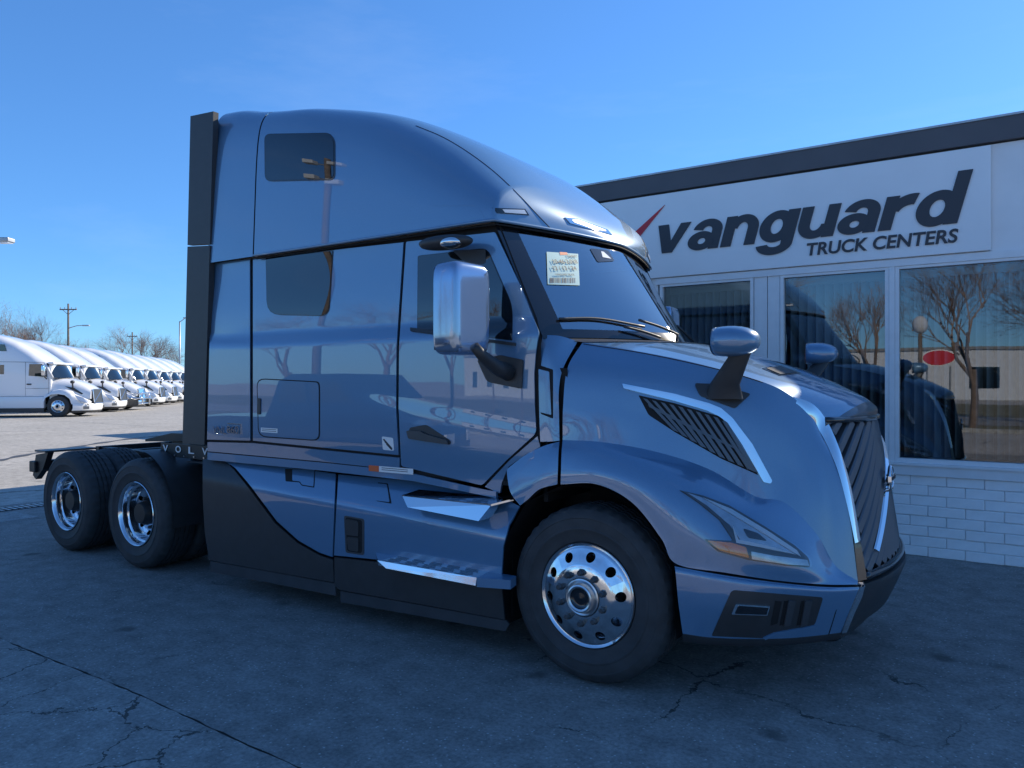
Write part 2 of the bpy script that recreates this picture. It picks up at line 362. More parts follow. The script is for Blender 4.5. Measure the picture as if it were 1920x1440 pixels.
def patch(name, poly, surf, off, m, parent=None, thick=0.012, step=10, mirror=True, side=None):
    """panel with real thickness: pixel outline laid on a surface and set off along its normal"""
    bm = bmesh.new(); vs_ = [bm.verts.new((p[0], p[1], 0)) for p in poly]; bm.faces.new(vs_).normal_update()
    bmesh.ops.triangulate(bm, faces=bm.faces[:], quad_method='BEAUTY', ngon_method='EAR_CLIP')
    us = [p[0] for p in poly]; vv = [p[1] for p in poly]
    for ax, lo, hi in ((0, min(us), max(us)), (1, min(vv), max(vv))):
        k = math.floor(lo/step)+1
        while k*step < hi-1e-3:
            co = (k*step+.013, 0, 0) if ax == 0 else (0, k*step+.013, 0); no = (1, 0, 0) if ax == 0 else (0, 1, 0)
            bmesh.ops.bisect_plane(bm, geom=bm.verts[:]+bm.edges[:]+bm.faces[:], dist=1e-4, plane_co=co, plane_no=no); k += 1
    bm.verts.index_update(); bm.normal_update()
    V = []; N = []; Fc = []
    for v in bm.verts:
        p, n = surf(v.co.x, v.co.y); V.append(p+n*off); N.append(n)
    for f in bm.faces:
        idx = [v.index for v in f.verts]; q = (V[idx[1]]-V[idx[0]]).cross(V[idx[2]]-V[idx[0]])
        if q.dot(N[idx[0]]) < 0: idx.reverse()
        Fc.append(tuple(idx))
    if thick > 0:
        for e in bm.edges:
            if len(e.link_faces) == 1:
                a, b = e.verts[0].index, e.verts[1].index; fc = e.link_faces[0].calc_center_median()
                pf, _ = surf(fc.x, fc.y)
                t = (V[b]-V[a]); out = t.cross(N[a]+N[b]).normalized()
                if out.dot((V[a]+V[b])/2-pf) < 0: out = -out
                k = len(V); V += [V[a], V[b], V[b]-N[b]*thick, V[a]-N[a]*thick]; N += [out]*4
                f4 = (k, k+1, k+2, k+3); q = (V[k+1]-V[k]).cross(V[k+2]-V[k])
                Fc.append(f4 if q.dot(out) > 0 else tuple(reversed(f4)))
    bm.free()
    return add(name, V, Fc, m, parent, True, N, mirror)

def poly_at(name, pts_uvy, m, parent, y_thick=0.01, mirror=True):
    """flat prism from pixel points on a plane y"""
    P = [W(u, v, y) for u, v, y in pts_uvy]; n = len(P)
    V = P+[p+Vector((0, y_thick, 0)) for p in P]
    Fc = [tuple(range(n)), tuple(range(2*n-1, n-1, -1))]+[(i, i+n, (i+1) % n+n, (i+1) % n) for i in range(n)]
    return add(name, V, Fc, m, parent, False, None, mirror)

def text_mesh(body, shear=0.0, fat=0.0, ext=0.0, spacing=1.0):
    cu = bpy.data.curves.new('t', 'FONT'); cu.body = body; cu.shear = shear; cu.offset = fat; cu.extrude = ext; cu.space_character = spacing; cu.resolution_u = 6
    ob = bpy.data.objects.new('t', cu); COL.objects.link(ob)
    dg = bpy.context.evaluated_depsgraph_get(); me = bpy.data.meshes.new_from_object(ob.evaluated_get(dg)); bpy.data.objects.remove(ob)
    co = np.array([v.co[:] for v in me.vertices]); return me, co
def text(name, body, origin, ex, ey, width, height, m, parent=None, shear=0.0, fat=0.0, depth=0.004, spacing=1.0):
    """text fitted to width x height at origin (lower left), ex/ey unit axes"""
    me, co = text_mesh(body, shear, fat, 0.5, spacing)
    mn, mx = co.min(0), co.max(0); ex = Vector(ex).normalized(); ey = Vector(ey).normalized(); ez = ex.cross(ey)
    for v in me.vertices:
        a = (v.co.x-mn[0])/(mx[0]-mn[0])*width; b = (v.co.y-mn[1])/(mx[1]-mn[1])*height; c = (v.co.z-mn[2])/(mx[2]-mn[2]+1e-9)*depth
        v.co = Vector(origin)+ex*a+ey*b+ez*c
    me.materials.clear(); me.update()
    return link(name, me, m, parent)

# ------------------------------------------------------------------ the setting: ground sheets
def sheet(name, x0, x1, y0, y1, z, m, kind='structure', parent=None):
    o = add(name, [(x0, y0, z), (x1, y0, z), (x1, y1, z), (x0, y1, z)], [(0, 1, 2, 3)], m, parent)
    if kind: o['kind'] = kind
    return o
sheet('ground', -900, 900, -900, 900, -0.02, 'far_asphalt')
rj = random.Random(5); xs_ = np.arange(-8.2, 4.21, .07); e1 = [(x, -2.722+rj.uniform(-.005, .005)+.012*math.sin(x*2.3)) for x in xs_]
o = add('driveway', [(x, y, 0) for x, y in e1]+[(4.2, 4.2, 0), (-8.2, 4.2, 0)], [tuple(range(len(e1)+2))], 'asphalt'); o['kind'] = 'structure'
xs_ = np.arange(-14, 4.21, .07); e2 = [(x, -2.731+rj.uniform(-.006, .004)+.012*math.sin(x*2.3)) for x in xs_]
o = add('old_pavement', [(x, y, .001) for x, y in e2]+[(4.2, -9.5, .001), (-14, -9.5, .001)], [tuple(range(len(e2)+1, -1, -1))], 'old_asphalt'); o['kind'] = 'structure'
sheet('pavement_joint', -8.2, 4.2, -2.80, -2.66, -0.008, 'tar')
yard = sheet('concrete_yard', -90, -8.2, -2.745, 60, -0.012, 'tar')
slab_me = mesh('slab', [(x, y, z) for z in (-.06, 0) for x, y in ((-3.99, -3.49), (3.99, -3.49), (3.99, 3.49), (-3.99, 3.49))],
               [(4, 5, 6, 7), (0, 4, 7, 3), (1, 2, 6, 5), (0, 1, 5, 4), (3, 7, 6, 2)]); slab_me.materials.append(M['slab'])
for i in range(10):
    for j in range(9):
        o = bpy.data.objects.new('slab', slab_me); COL.objects.link(o); o.parent = yard
        o.location = (-13.7-8*i, 0.775+7*j, 0.0+random.uniform(-.002, .002))
add('apron_slab', [(x, y, z) for z in (-.06, 0.001) for x, y in ((-9.69, -2.72), (-8.21, -2.72), (-8.21, 4.2), (-9.69, 4.2))],
    [(4, 5, 6, 7), (0, 4, 7, 3), (1, 2, 6, 5), (0, 1, 5, 4), (3, 7, 6, 2)], 'asphalt', yard)
add('concrete_pad', [(x, y, z) for z in (-.05, 0.006) for x, y in ((-9.0, -2.4), (-8.3, -2.4), (-8.3, -.45), (-9.0, -.45))],
    [(4, 5, 6, 7), (0, 4, 7, 3), (1, 2, 6, 5), (0, 1, 5, 4), (3, 7, 6, 2)], 'pad', yard)
# trench drain in the yard edge
td = empty('trench_drain', (-9.3, 0, 0), 0, 'steel trench drain grating set across the yard by the truck\'s rear wheels', 'drain')
MB().box(-.16, .16, -2.7, 4.1, -.03, 0.004).build('channel', 'dark', td)
bar_me = None
for k in range(84):
    if bar_me is None:
        o = MB().box(-.14, .14, -.016, .016, 0.0, .013).build('grate_bar', 'steel', td); bar_me = o.data
    else: o = bpy.data.objects.new('grate_bar', bar_me); COL.objects.link(o); o.parent = td
    o.location = (0, -2.6+k*.08, 0)
# dark sealant line curving over the yard
pts = [G(u, v) for u, v in ((-60, 872), (0, 863), (60, 851), (130, 840), (200, 829), (270, 820), (345, 814))]
L1 = catmull([tuple(p) for p in pts], 40); V = []
for i, p in enumerate(L1):
    d = L1[min(i+1, 39)]-L1[max(i-1, 0)]; d = d/np.linalg.norm(d); nrm = np.array([-d[1], d[0], 0])*(.10+.05*math.sin(i*1.3))
    V += [p+nrm+np.array([0, 0, .006]), p-nrm+np.array([0, 0, .006])]
o = add('tar_line', V, [(2*i, 2*i+1, 2*i+3, 2*i+2) for i in range(39)], 'tar'); o['kind'] = 'structure'
# across the lot, behind the photographer: road, verge
sheet('verge', -70, 60, -24, -19, -0.012, 'grass'); sheet('road', -120, 120, -33, -24, -0.008, 'asphalt'); sheet('far_verge', -120, 120, -60, -33, -0.012, 'grass')
MB().box(-60, 50, -19.0, -18.8, -.02, .12).build('kerb', 'pad')['kind'] = 'structure'
# ------------------------------------------------------------------ dealership office
WY = 3.42
bld = empty('office_building', (0, WY, 0), 0, 'low white painted brick office with dark flashing and large windows behind the blue truck', 'building')
def wb(x0, x1, y0, y1, z0, z1): return (x0, x1, y0-WY, y1-WY, z0, z1)
MB().box(*wb(-9.1, -1.53, WY, WY+.2, 0, 3.97)).build('wall', 'wall', bld)
MB().box(*wb(-1.53, 3.75, WY+.001, WY+.2, 2.93, 3.97)).build('wall', 'wall', bld)
MB().box(*wb(-1.53, 3.75, WY+.012, WY+.2, 0, .80)).build('wall', 'mortar', bld)
MB().box(*wb(3.36, 3.75, WY+.002, WY+.2, .80, 2.93)).build('wall', 'wall', bld)
MB().box(*wb(-9.1, -8.9, WY+.2, 14, 0, 3.97)).box(*wb(8.8, 3.75, WY+.2, 14, 0, 3.97)).box(*wb(-9.1, 3.75, 14, 14.2, 0, 3.97)).build('wall', 'wall', bld)
MB().box(*wb(-9.1, 3.75, WY+.1, 14.1, 3.75, 3.96)).build('roof', 'roofing', bld)
MB().box(*wb(-9.18, 3.83, WY-.05, WY+.24, 3.985, 4.20)).box(*wb(-9.18, -8.88, WY+.245, 14.3, 3.985, 4.20)).build('parapet_flashing', 'parapet', bld)
MB().box(*wb(-9.20, 3.85, WY-.062, WY+.25, 4.201, 4.222)).build('coping', 'steel', bld)
# room behind the glass
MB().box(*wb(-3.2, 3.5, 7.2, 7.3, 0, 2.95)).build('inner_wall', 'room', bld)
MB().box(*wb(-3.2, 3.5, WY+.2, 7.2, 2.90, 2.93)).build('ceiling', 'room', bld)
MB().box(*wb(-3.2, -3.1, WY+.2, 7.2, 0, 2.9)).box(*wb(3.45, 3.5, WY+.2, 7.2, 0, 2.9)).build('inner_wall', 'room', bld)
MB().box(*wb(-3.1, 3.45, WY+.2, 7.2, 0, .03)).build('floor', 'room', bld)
# header trim, sill band, pilaster
MB().box(*wb(-1.55, 3.75, WY-.03, WY+.12, 2.885, 2.955)).build('header_trim', 'frame', bld)
MB().box(*wb(-1.55, 3.75, WY-.035, WY+.15, .80, .895)).build('sill_band', 'frame', bld)
MB().box(*wb(-1.55, 3.75, WY-.055, WY+.1, .896, .918)).build('sill', 'frame', bld)
MB().box(*wb(-.385, -.245, WY-.012, WY+.1, .918, 2.885)).box(*wb(-.237, -.11, WY-.012, WY+.1, .918, 2.885)).build('pilaster', 'frame', bld)
slat_me = None
def window(x0, x1, nsl):
    global slat_me
    z0, z1 = .919, 2.884; t = .036
    b = MB()
    b.box(*wb(x0, x0+t, WY-.02, WY+.08, z0, z1)).box(*wb(x1-t, x1, WY-.02, WY+.08, z0, z1))
    b.box(*wb(x0+t, x1-t, WY-.018, WY+.08, z0, z0+.045)).box(*wb(x0+t, x1-t, WY-.018, WY+.08, z1-.028, z1))
    wf = b.build('window', 'frame', bld)
    add('pane', [(x0+t, .03, z0+.045), (x1-t, .03, z0+.045), (x1-t, .03, z1-.028), (x0+t, .03, z1-.028)], [(0, 1, 2, 3)], 'glass', wf)
    MB().box(*wb(x0+t, x1-t, WY+.20, WY+.27, z1-.10, z1-.03)).build('blind_rail', 'blind', wf)
    for k in range(nsl):
        x = x0+t+.05+(x1-x0-2*t-.1)*k/(nsl-1)
        if slat_me is None:
            V = [(s_*.045, .008*(1-(s_)**2)+q, z) for q in (0, .002) for z in (z0+.05, z1-.10) for s_ in (-1, 0, 1)]
            slat_me = mesh('blind_slat', V, [(0, 1, 4, 3), (1, 2, 5, 4), (6, 9, 10, 7), (7, 10, 11, 8), (0, 3, 9, 6), (2, 8, 11, 5), (0, 6, 7, 1), (1, 7, 8, 2), (3, 4, 10, 9), (4, 5, 11, 10)], True)
            slat_me.materials.append(M['blind'])
        o = bpy.data.objects.new('blind_slat', slat_me); COL.objects.link(o); o.parent = wf
        o.location = (x, .235, 0); o.rotation_euler = (0, 0, R(52+random.uniform(-5, 5)))
window(-1.50, -.392, 12); window(-.104, .962, 11); window(1.018, 2.17, 12); window(2.23, 3.355, 11)
MB().box(*wb(.964, 1.016, WY-.026, WY+.09, .919, 2.884)).build('mullion', 'frame', bld)
MB().box(*wb(2.172, 2.228, WY-.026, WY+.09, .919, 2.884)).build('mullion', 'frame', bld)
# painted bricks, each its own
bl, bh, jt = .315, .1, .005
brick_mes = []
for q in range(6):
    b = MB(); bm = bmesh.new(); bmesh.ops.create_cube(bm, size=1)
    for v in bm.verts: v.co = Vector((v.co.x*(bl-jt), v.co.y*.05+random.uniform(-.0025, .0025), v.co.z*(bh-jt)+random.uniform(-.002, .002)))
    bmesh.ops.bevel(bm, geom=bm.edges[:], offset=.006, segments=1, affect='EDGES')
    bm.verts.index_update(); me = mesh('brick', [v.co for v in bm.verts], [tuple(v.index for v in f.verts) for f in bm.faces]); bm.free()
    me.materials.append(M['brick']); brick_mes.append(me)
def brick(x, z, sx=1.0):
    o = bpy.data.objects.new('brick', random.choice(brick_mes)); COL.objects.link(o); o.parent = bld
    o.location = (x, random.uniform(-.006, .002)+.02, z+random.uniform(-.0015, .0015)); o.scale = (sx, 1, 1); o.rotation_euler = (0, R(random.uniform(-.45, .45)), R(random.uniform(-.5, .5)))
for r_ in range(8):
    z = bh*(r_+.5)+.0; x = -1.53+bl/2*(1 if r_ % 2 == 0 else 0)
    if r_ % 2: brick(-1.53+bl/4, z, .5); x = -1.53+bl
    while x < 3.6: brick(x, z); x += bl
# sign board
sg = empty('dealership_sign', (0, WY-.05, 0), 0, 'long white sign board with dark vanguard lettering and red tick above the windows', 'sign')
MB().box(-3.3, 1.83, -.0, .045, 2.965, 3.955, .006).build('board', 'sign', sg)
def SP(u, v): p = W(u, v, WY-.055); return p.x, p.z
x0, za = SP(1235, 425); xd, zt = SP(1825, 317); _, zb = SP(1447, 478); _, zv = SP(1248, 476)
# heavy italic letters cut from sheet: each letter is one part made of overlapping plates
def arc(cx, cy, rx, ry, a0, a1, ix, iy, n=28, dcx=0., dcy=0.):
    o = [(cx+rx*math.cos(R(a0+(a1-a0)*k/n)), cy+ry*math.sin(R(a0+(a1-a0)*k/n))) for k in range(n+1)]
    i_ = [(cx+dcx+ix*math.cos(R(a1+(a0-a1)*k/n)), cy+dcy+iy*math.sin(R(a1+(a0-a1)*k/n))) for k in range(n+1)]
    return [[[o[k], o[k+1], i_[n-k-1], i_[n-k]] for k in range(n)]]
def rect(a, b_, c, d): return [[[(a, c), (b_, c), (b_, d), (a, d)]]]
GL = {'v': (1.06, [[[(0, 1), (.34, 1), (.54, .40), (.34, 0)], [(.34, 0), (.54, .40), (.66, 0)], [(.54, .40), (.74, 1), (1.06, 1), (.66, 0)]]]),
      'n': (1.0, rect(0, .31, 0, 1)+arc(.54, .55, .46, .47, 0, 172, .155, .22)+rect(.695, 1.0, 0, .551)),
      'u': (1.0, rect(.69, 1.0, 0, 1)+arc(.46, .45, .46, .47, 180, 352, .155, .22)+rect(0, .305, .449, 1)),
      'a': (1.0, rect(.68, .98, 0, .63)+arc(.53, .62, .45, .40, 0, 168, .15, .16)+arc(.40, .30, .40, .32, 0, 360, .12, .105, 40, .02, -.01)),
      'r': (.74, rect(0, .31, 0, 1)+arc(.64, .46, .56, .56, 78, 165, .27, .24)),
      'd': (1.02, rect(.70, 1.02, 0, 1.5)+arc(.47, .49, .47, .52, 0, 360, .165, .25, 44)),
      'g': (1.02, rect(.70, 1.02, -.08, 1)+arc(.47, .50, .47, .51, 0, 360, .165, .24, 44)+arc(.52, -.06, .50, .36, 188, 360, .19, .11))}
pen = 0.0; lets = []
for ch in 'vanguard':
    w_, pc = GL[ch]; lets.append((pen, pc)); pen += w_+.055
shr = .23; xx = [a_+px+shr*py for a_, pc in lets for g_ in pc for f in g_ for px, py in f]; mnx, mxx = min(xx), max(xx); ky = (zt-zb)/(1.5+.42); kx = (xd-x0)/(mxx-mnx)
for a_, pc in lets:
    b_ = MB()
    for n_i, f in [(n_i, f) for n_i, g_ in enumerate(pc) for f in g_]:
        b_.prism([(x0+(a_+px+shr*py-mnx)*kx, zb+(py+.42)*ky) for px, py in f], -.014-.0006*n_i, -.0005)
    b_.build('letter', 'sign_dark', sg)
x0, z0 = SP(1513, 480); x1, z1 = SP(1797, 426); _, z2 = SP(1513, 458)
text('lettering', 'TRUCK CENTERS', (x0, -.002, z0), (1, 0, 0), (0, 0, 1), x1-x0, z2-z0+.01, 'sign_dark', sg, .15, .02, .012)
pr = [SP(1247, 384), SP(1181, 467), SP(1170, 454)]
MB().prism(pr, -.012, -.002).build('red_tick', 'sign_red', sg)
# unseen building, added so that its shadow falls across the yard
sb = empty('shadow_building', (-19.9, 15.3, 0), 0, 'plain pale building hidden behind the blue truck, added to cast a shadow on the yard', 'building')
MB().box(0, 14, 0, 12, 0, 4.8).build('wall', 'concrete_wall', sb); MB().box(-.1, 14.1, -.1, 12.1, 4.801, 5.0).build('roof', 'roofing', sb)
for k in range(3): MB().box(1.5+4*k, 4.3+4*k, -.06, .0, 0.02, 3.6, .01).build('roller_door', 'steel', sb)
# ------------------------------------------------------------------ the blue truck (x forward from the front axle, y=0 centre line, right side at -y)
T = empty('semi_truck', (0, 0, 0), 0, 'shiny blue sleeper semi truck without trailer parked before the white office', 'truck')
def ss(a, b, x):
    t = max(0., min(1., (x-a)/(b-a))); return t*t*(3-2*t)
def sideY(x, z):                                  # cab side
    y = -1.222+.045*ss(1.99, 2.13, z)+.03*ss(2.13, 2.75, z)+.022*ss(1.32, 1.10, z)
    y += .05*max(0., (x+.95)/.62)**2 if x > -.95 else 0
    zc = 1.61-.14*(x+1.44); y -= .006*ss(-2.1, -1.3, x)*ss(zc+.03, zc-.10, z)
    return y
def skirtCrease(x): return .925-.045*(x+3.3)
def splus(v, k=.018): return k*math.log1p(math.exp(min(40., v/k))) if v/k < 40 else v
def skirtY(x, z):                                 # chassis fairings
    c = skirtCrease(x)
    return -1.272+.80*splus(z-c)+.07*splus(c-z)
class Field:
    def __init__(s, f, y0=-1.7, y1=-.8): s.f = f; s.y0 = y0; s.y1 = y1; s.miss = 0
    def __call__(s, u, v):
        d = ray(u, v); lo = (s.y0-CAMY)/d.y; hi = (s.y1-CAMY)/d.y
        for _ in range(40):
            t = (lo+hi)/2; p = CAMP+d*t
            if p.y < s.f(p.x, p.z): lo = t
            else: hi = t
        e = .004; gx = (s.f(p.x+e, p.z)-s.f(p.x-e, p.z))/(2*e); gz = (s.f(p.x, p.z+e)-s.f(p.x, p.z-e))/(2*e)
        return p, Vector((gx, -1, gz)).normalized()
SIDE, SKIRT = Field(sideY), Field(skirtY)

# inner shell, back wall, floor, firewall
nx, nz = 60, 30; V = []
for i in range(nz):
    z = 1.10+1.62*i/(nz-1); xm = -.335 if z < 2.0 else -.335-.33*(z-2.0)/.72
    for j in range(nx):
        x = -3.6+(xm+3.6)*j/(nx-1); V.append((x, sideY(x, z)+.013, z))
add('inner_shell', V, gridfaces(nz, nx), 'dark', T, True, None, True)
MB().box(-3.62, -3.585, -1.17, 1.17, 1.10, 3.93).build('back_wall', 'grey_plastic', T)
MB().box(-3.6, -.34, -1.18, 1.18, 1.085, 1.11).build('cab_floor', 'dark', T)
MB().box(-3.55, -.75, -1.1, 1.1, 2.735, 2.75).build('headliner', 'interior', T)
MB().box(-1.75, -1.70, -1.12, 1.12, 1.12, 2.73).build('sleeper_curtain', 'interior', T)
MB().box(-.34, -.31, -1.12, 1.12, 1.0, 1.93).build('firewall', 'dark', T)

# roof: loft of superelliptic sections; rear strip and main fairing with a joint between them
HX = [(-3.62, 4.085), (-3.4, 4.06), (-3.15, 4.0), (-2.9, 3.955), (-2.5, 3.905), (-2.0, 3.80), (-1.6, 3.665), (-1.13, 3.43), (-.9, 3.27), (-.70, 3.10), (-.56, 2.965), (-.47, 2.868), (-.41, 2.785), (-.375, 2.722)]
hx = np.array([a for a, b in HX]); hz = np.array([b for a, b in HX])
def roofH(x):
    # smooth interpolation (monotone-ish Catmull on non-uniform knots)
    i = int(np.clip(np.searchsorted(hx, x)-1, 0, len(hx)-2)); h = hx[i+1]-hx[i]; t = (x-hx[i])/h
    def m(k):
        if k == 0: return (hz[1]-hz[0])/(hx[1]-hx[0])
        if k == len(hx)-1: return (hz[-1]-hz[-2])/(hx[-1]-hx[-2])
        return (hz[k+1]-hz[k-1])/(hx[k+1]-hx[k-1])
    return (2*t**3-3*t*t+1)*hz[i]+(t**3-2*t*t+t)*h*m(i)+(-2*t**3+3*t*t)*hz[i+1]+(t**3-t*t)*h*m(i+1)
ZB = 2.722
def roofW(x):
    if x < -.66: return 1.205
    u_ = min(1., max(0., (-.375-x)/.285)); return 1.205*(.2*math.sqrt(max(0., 1-(1-u_)**2))+.8*u_**.8)
_xs = np.linspace(-.66, -.375, 200); _ws = np.array([roofW(x) for x in _xs])
def headX(y): return float(np.interp(-abs(y), -_ws, _xs))          # plan curve of the roof front
def baseX(y): return .10-.44*(abs(y)/1.125)**1.35                   # plan curve of the windscreen foot
def roof_loft(xs, ns=40, inset=0.0):
    V = []
    for x in xs:
        H = roofH(x)-inset; w_ = max(roofW(x)-inset, .002); n = 3.2+3.3*ss(-.7, -2.2, x)+3.5*ss(-2.0, -3.0, x)
        for k in range(2*ns+1):
            th = math.pi*k/(2*ns); c, s_ = math.cos(th), math.sin(th)
            # resample so that the flat parts get points too
            yy = -math.copysign(abs(c)**(2/n), c); q = abs(s_)**(2/n)
            z = ZB+(H-ZB)*q
            tum = 1-.05*(q**1.3)*ss(0.0, .25, H-ZB)
            V.append((x, yy*w_*tum, z))
    return V, gridfaces(len(xs), 2*ns+1)
xr = list(np.linspace(-3.60, -3.005, 14)); V, Fc = roof_loft(xr); add('rear_roof_fairing', V, Fc, 'paint', T, True)
RS2 = Surf(V, Fc)
xm_ = list(np.linspace(-2.99, -1.0, 60))+list(np.linspace(-.97, -.62, 26))+[-.66+.285*math.sin(math.pi/2*t) for t in np.linspace(.16, 1, 30)]
V, Fc = roof_loft(xm_); add('roof_fairing', V, Fc, 'paint', T, True)
ROOF = Surf(V, Fc)
V, Fc = roof_loft(list(np.linspace(-3.59, -1.2, 20)), inset=.03); add('roof_liner', V, Fc, 'dark', T, True)
# roof hem bead running along the gutter and over the windscreen
hem = [(x, -1.205, 2.728) for x in np.linspace(-2.99, -.72, 12)]+[(headX(y)+.003, y, 2.728) for y in np.linspace(-1.2, 1.2, 45)]+[(x, 1.205, 2.728) for x in np.linspace(-.72, -2.99, 12)]
MB().tube(hem, .011, 8).build('roof_hem', 'paint', T, True)
MB().tube([(x, y*.975, 2.706) for x, y, z in hem], .006, 6).build('gutter_seal', 'dark', T, True)
# fine joint along the roof fairing
jl = [(780, 236), (830, 257), (880, 287), (930, 325), (975, 368), (1005, 400), (1031, 427)]
jc = catmull(jl, 30); MB().tube([ROOF(u, v)[0] for u, v in jc], .0035, 5).build('roof_joint', 'dark', T, True, True)

# side panels -------------------------------------------------------------
pl = 0.004
patch('rear_side_panel', [(397.5, 493.5), (469, 486), (469.5, 826), (389, 824)], SIDE, pl, 'paint', T, step=16)
patch('sleeper_side_panel', [(475, 485.5), (757, 454.5), (750, 560), (744, 650), (743, 765), (748, 853), (475, 826)], SIDE, pl, 'paint', T, step=5)
patch('cab_door', rnd([(762, 453.5), (929, 435.5), (978, 540), (1011, 622), (1005, 660), (1002, 700), (1003, 760), (1006, 812), (952, 861), (904, 910), (753, 874), (748, 765), (749, 650), (755, 560)], [3, 3, 0, 6, 0, 0, 0, 10, 0, 5, 5, 0, 0, 0]), SIDE, pl, 'paint', T, step=5)
patch('rocker_panel', [(389, 829), (474, 831), (749, 858.5), (749, 881), (600, 865), (389, 846)], SIDE, pl-.004, 'paint', T, step=16)
patch('rocker_moulding', [(389, 848), (600, 867), (752, 883), (903, 917), (930, 922), (930, 934), (775, 902), (600, 882), (389, 862)], Field(lambda x, z: -1.206-.03*max(0., 1.15-z)), 0, 'paint', T, .02, 12)
patch('step_well_panel', [(1007, 818), (1012, 838), (984, 853), (952, 876), (940, 905), (936, 925), (908, 913), (955, 863)], SIDE, -.006, 'paint', T, .02, 8)
# windows
def window_patch(nm, poly, r, grow=2.2):
    c = Vector((sum(p[0] for p in poly)/len(poly), sum(p[1] for p in poly)/len(poly)))
    out = [tuple(Vector(p)+(Vector(p)-c).normalized()*grow) for p in poly]
    s_ = patch('window_seal', rnd(out, r), SIDE, pl+.002, 'gloss_black', T, .006, 12)
    patch(nm, rnd(poly, r), SIDE, pl+.005, 'dark_glass', T, .004, 8)
window_patch('sleeper_window', [(501, 485), (625, 471), (617, 592), (503, 589)], [2, 2, 18, 26])
window_patch('door_window', [(786, 481), (914, 467), (960, 573), (960, 637), (785, 617)], [4, 14, 20, 2, 2])
patch('window_sill_trim', [(772, 616), (968, 643), (968, 649), (772, 622)], SIDE, pl+.014, 'black', T, .02, 20)
# upper bunk window lies on the roof fairing
patch('window_seal', rnd([(496, 251), (618, 249), (629, 262), (629, 338), (497, 341)], [12, 10, 10, 12, 14]), ROOF, .003, 'gloss_black', T, .006, 12)
patch('bunk_window', rnd([(499, 253.5), (616, 251.5), (626.5, 264), (626.5, 335.5), (500, 338.5)], [11, 9, 9, 11, 12]), ROOF, .006, 'dark_glass', T, .004, 8)
# luggage door
patch('luggage_door_gap', rnd([(482, 709), (597, 715), (601, 720), (601, 827), (485, 819)], [16, 6, 12, 14, 16]), SIDE, pl+.001, 'dark', T, .002, 16)
ld = patch('luggage_door', rnd([(484, 711), (596, 717), (599, 722), (599, 825), (487, 817)], [15, 6, 11, 13, 15]), SIDE, pl+.004, 'paint', T, .006, 12)
patch('luggage_handle', rnd([(485.5, 746), (491, 747), (490.5, 777), (485, 777)], 2), SIDE, pl+.012, 'black', T, .01, 20)
st = patch('sticker', [(491, 801.5), (522, 803.5), (522, 812), (491, 810)], SIDE, pl+.0055, 'white', T, .001, 20, False)
for k in range(2): patch('print_line', [(493, 803.6+k*3.2), (520, 805.3+k*3.2), (520, 806.3+k*3.2), (493, 804.6+k*3.2)], SIDE, pl+.0062, 'ink', st, 0, 30, False)
st = patch('sticker', rnd([(717, 818), (738, 821), (740, 845), (719, 843)], 3), SIDE, pl+.002, 'white', T, .001, 20, False)
for k in range(3): patch('print_line', [(719+k*3, 824+k*4.6), (721.5+k*3, 822.5+k*4.6), (737, 840+k*1.2), (735, 842+k*.8)], SIDE, pl+.0028, 'sign_dark', st, 0, 30, False)
st = patch('sticker', [(692, 872), (775, 879), (775, 890), (692, 883)], Field(lambda x, z: -1.214), .002, 'white', T, .001, 30, False)
patch('warning_block', [(692, 872), (711, 873.6), (711, 884.6), (692, 883)], Field(lambda x, z: -1.214), .0028, 'orange', st, 0, 30, False)
for k in range(2): patch('print_line', [(716, 876.5+k*3.5), (765, 880.7+k*3.5), (765, 881.8+k*3.5), (716, 877.6+k*3.5)], Field(lambda x, z: -1.214), .0028, 'ink', st, 0, 40, False)
p0, _ = SIDE(402, 812); p1, _ = SIDE(428, 812); p2, _ = SIDE(453, 812)
text('model_badge', 'VNL', (p0.x, p0.y-.009, p0.z), (1, 0, 0), (0, 0, 1), p1.x-p0.x-.012, .062, 'chrome', T, 0, -.008, .006)
text('model_badge', '860', (p1.x, p1.y-.009, p1.z), (1, 0, 0), (0, 0, 1), p2.x-p1.x-.02, .062, 'chrome', T, 0, .008, .006)
MB().box(p1.x, p2.x+.005, p1.y-.011, p1.y-.005, p1.z+.075, p1.z+.083).box(p2.x-.003, p2.x+.005, p1.y-.011, p1.y-.005, p1.z-.005, p1.z+.0745).build('badge_bar', 'chrome', T)
# door handle in its pocket
patch('handle_pocket', rnd([(768, 802), (800, 796), (846, 826), (846, 834), (800, 828), (768, 822)], 5), SIDE, pl+.0015, 'black', T, .002, 12)
patch('door_handle', rnd([(766, 807), (793, 808), (800, 813), (842, 825), (844, 833), (800, 827), (770, 822)], 3), SIDE, pl+.022, 'grey_plastic', T, .02, 10)
# side extenders at the back of the sleeper
for poly in ([(361, 219), (404, 210), (397.5, 458), (355.5, 460)], [(355.4, 463), (397.3, 461), (387, 834), (346, 831)]):
    P = [W(u, v, -1.195) for u, v in poly]; b = MB()
    b.prism([(p.x, p.z) for p in P], -1.215, -1.165); b.build('side_extender', 'black', T, False, True)

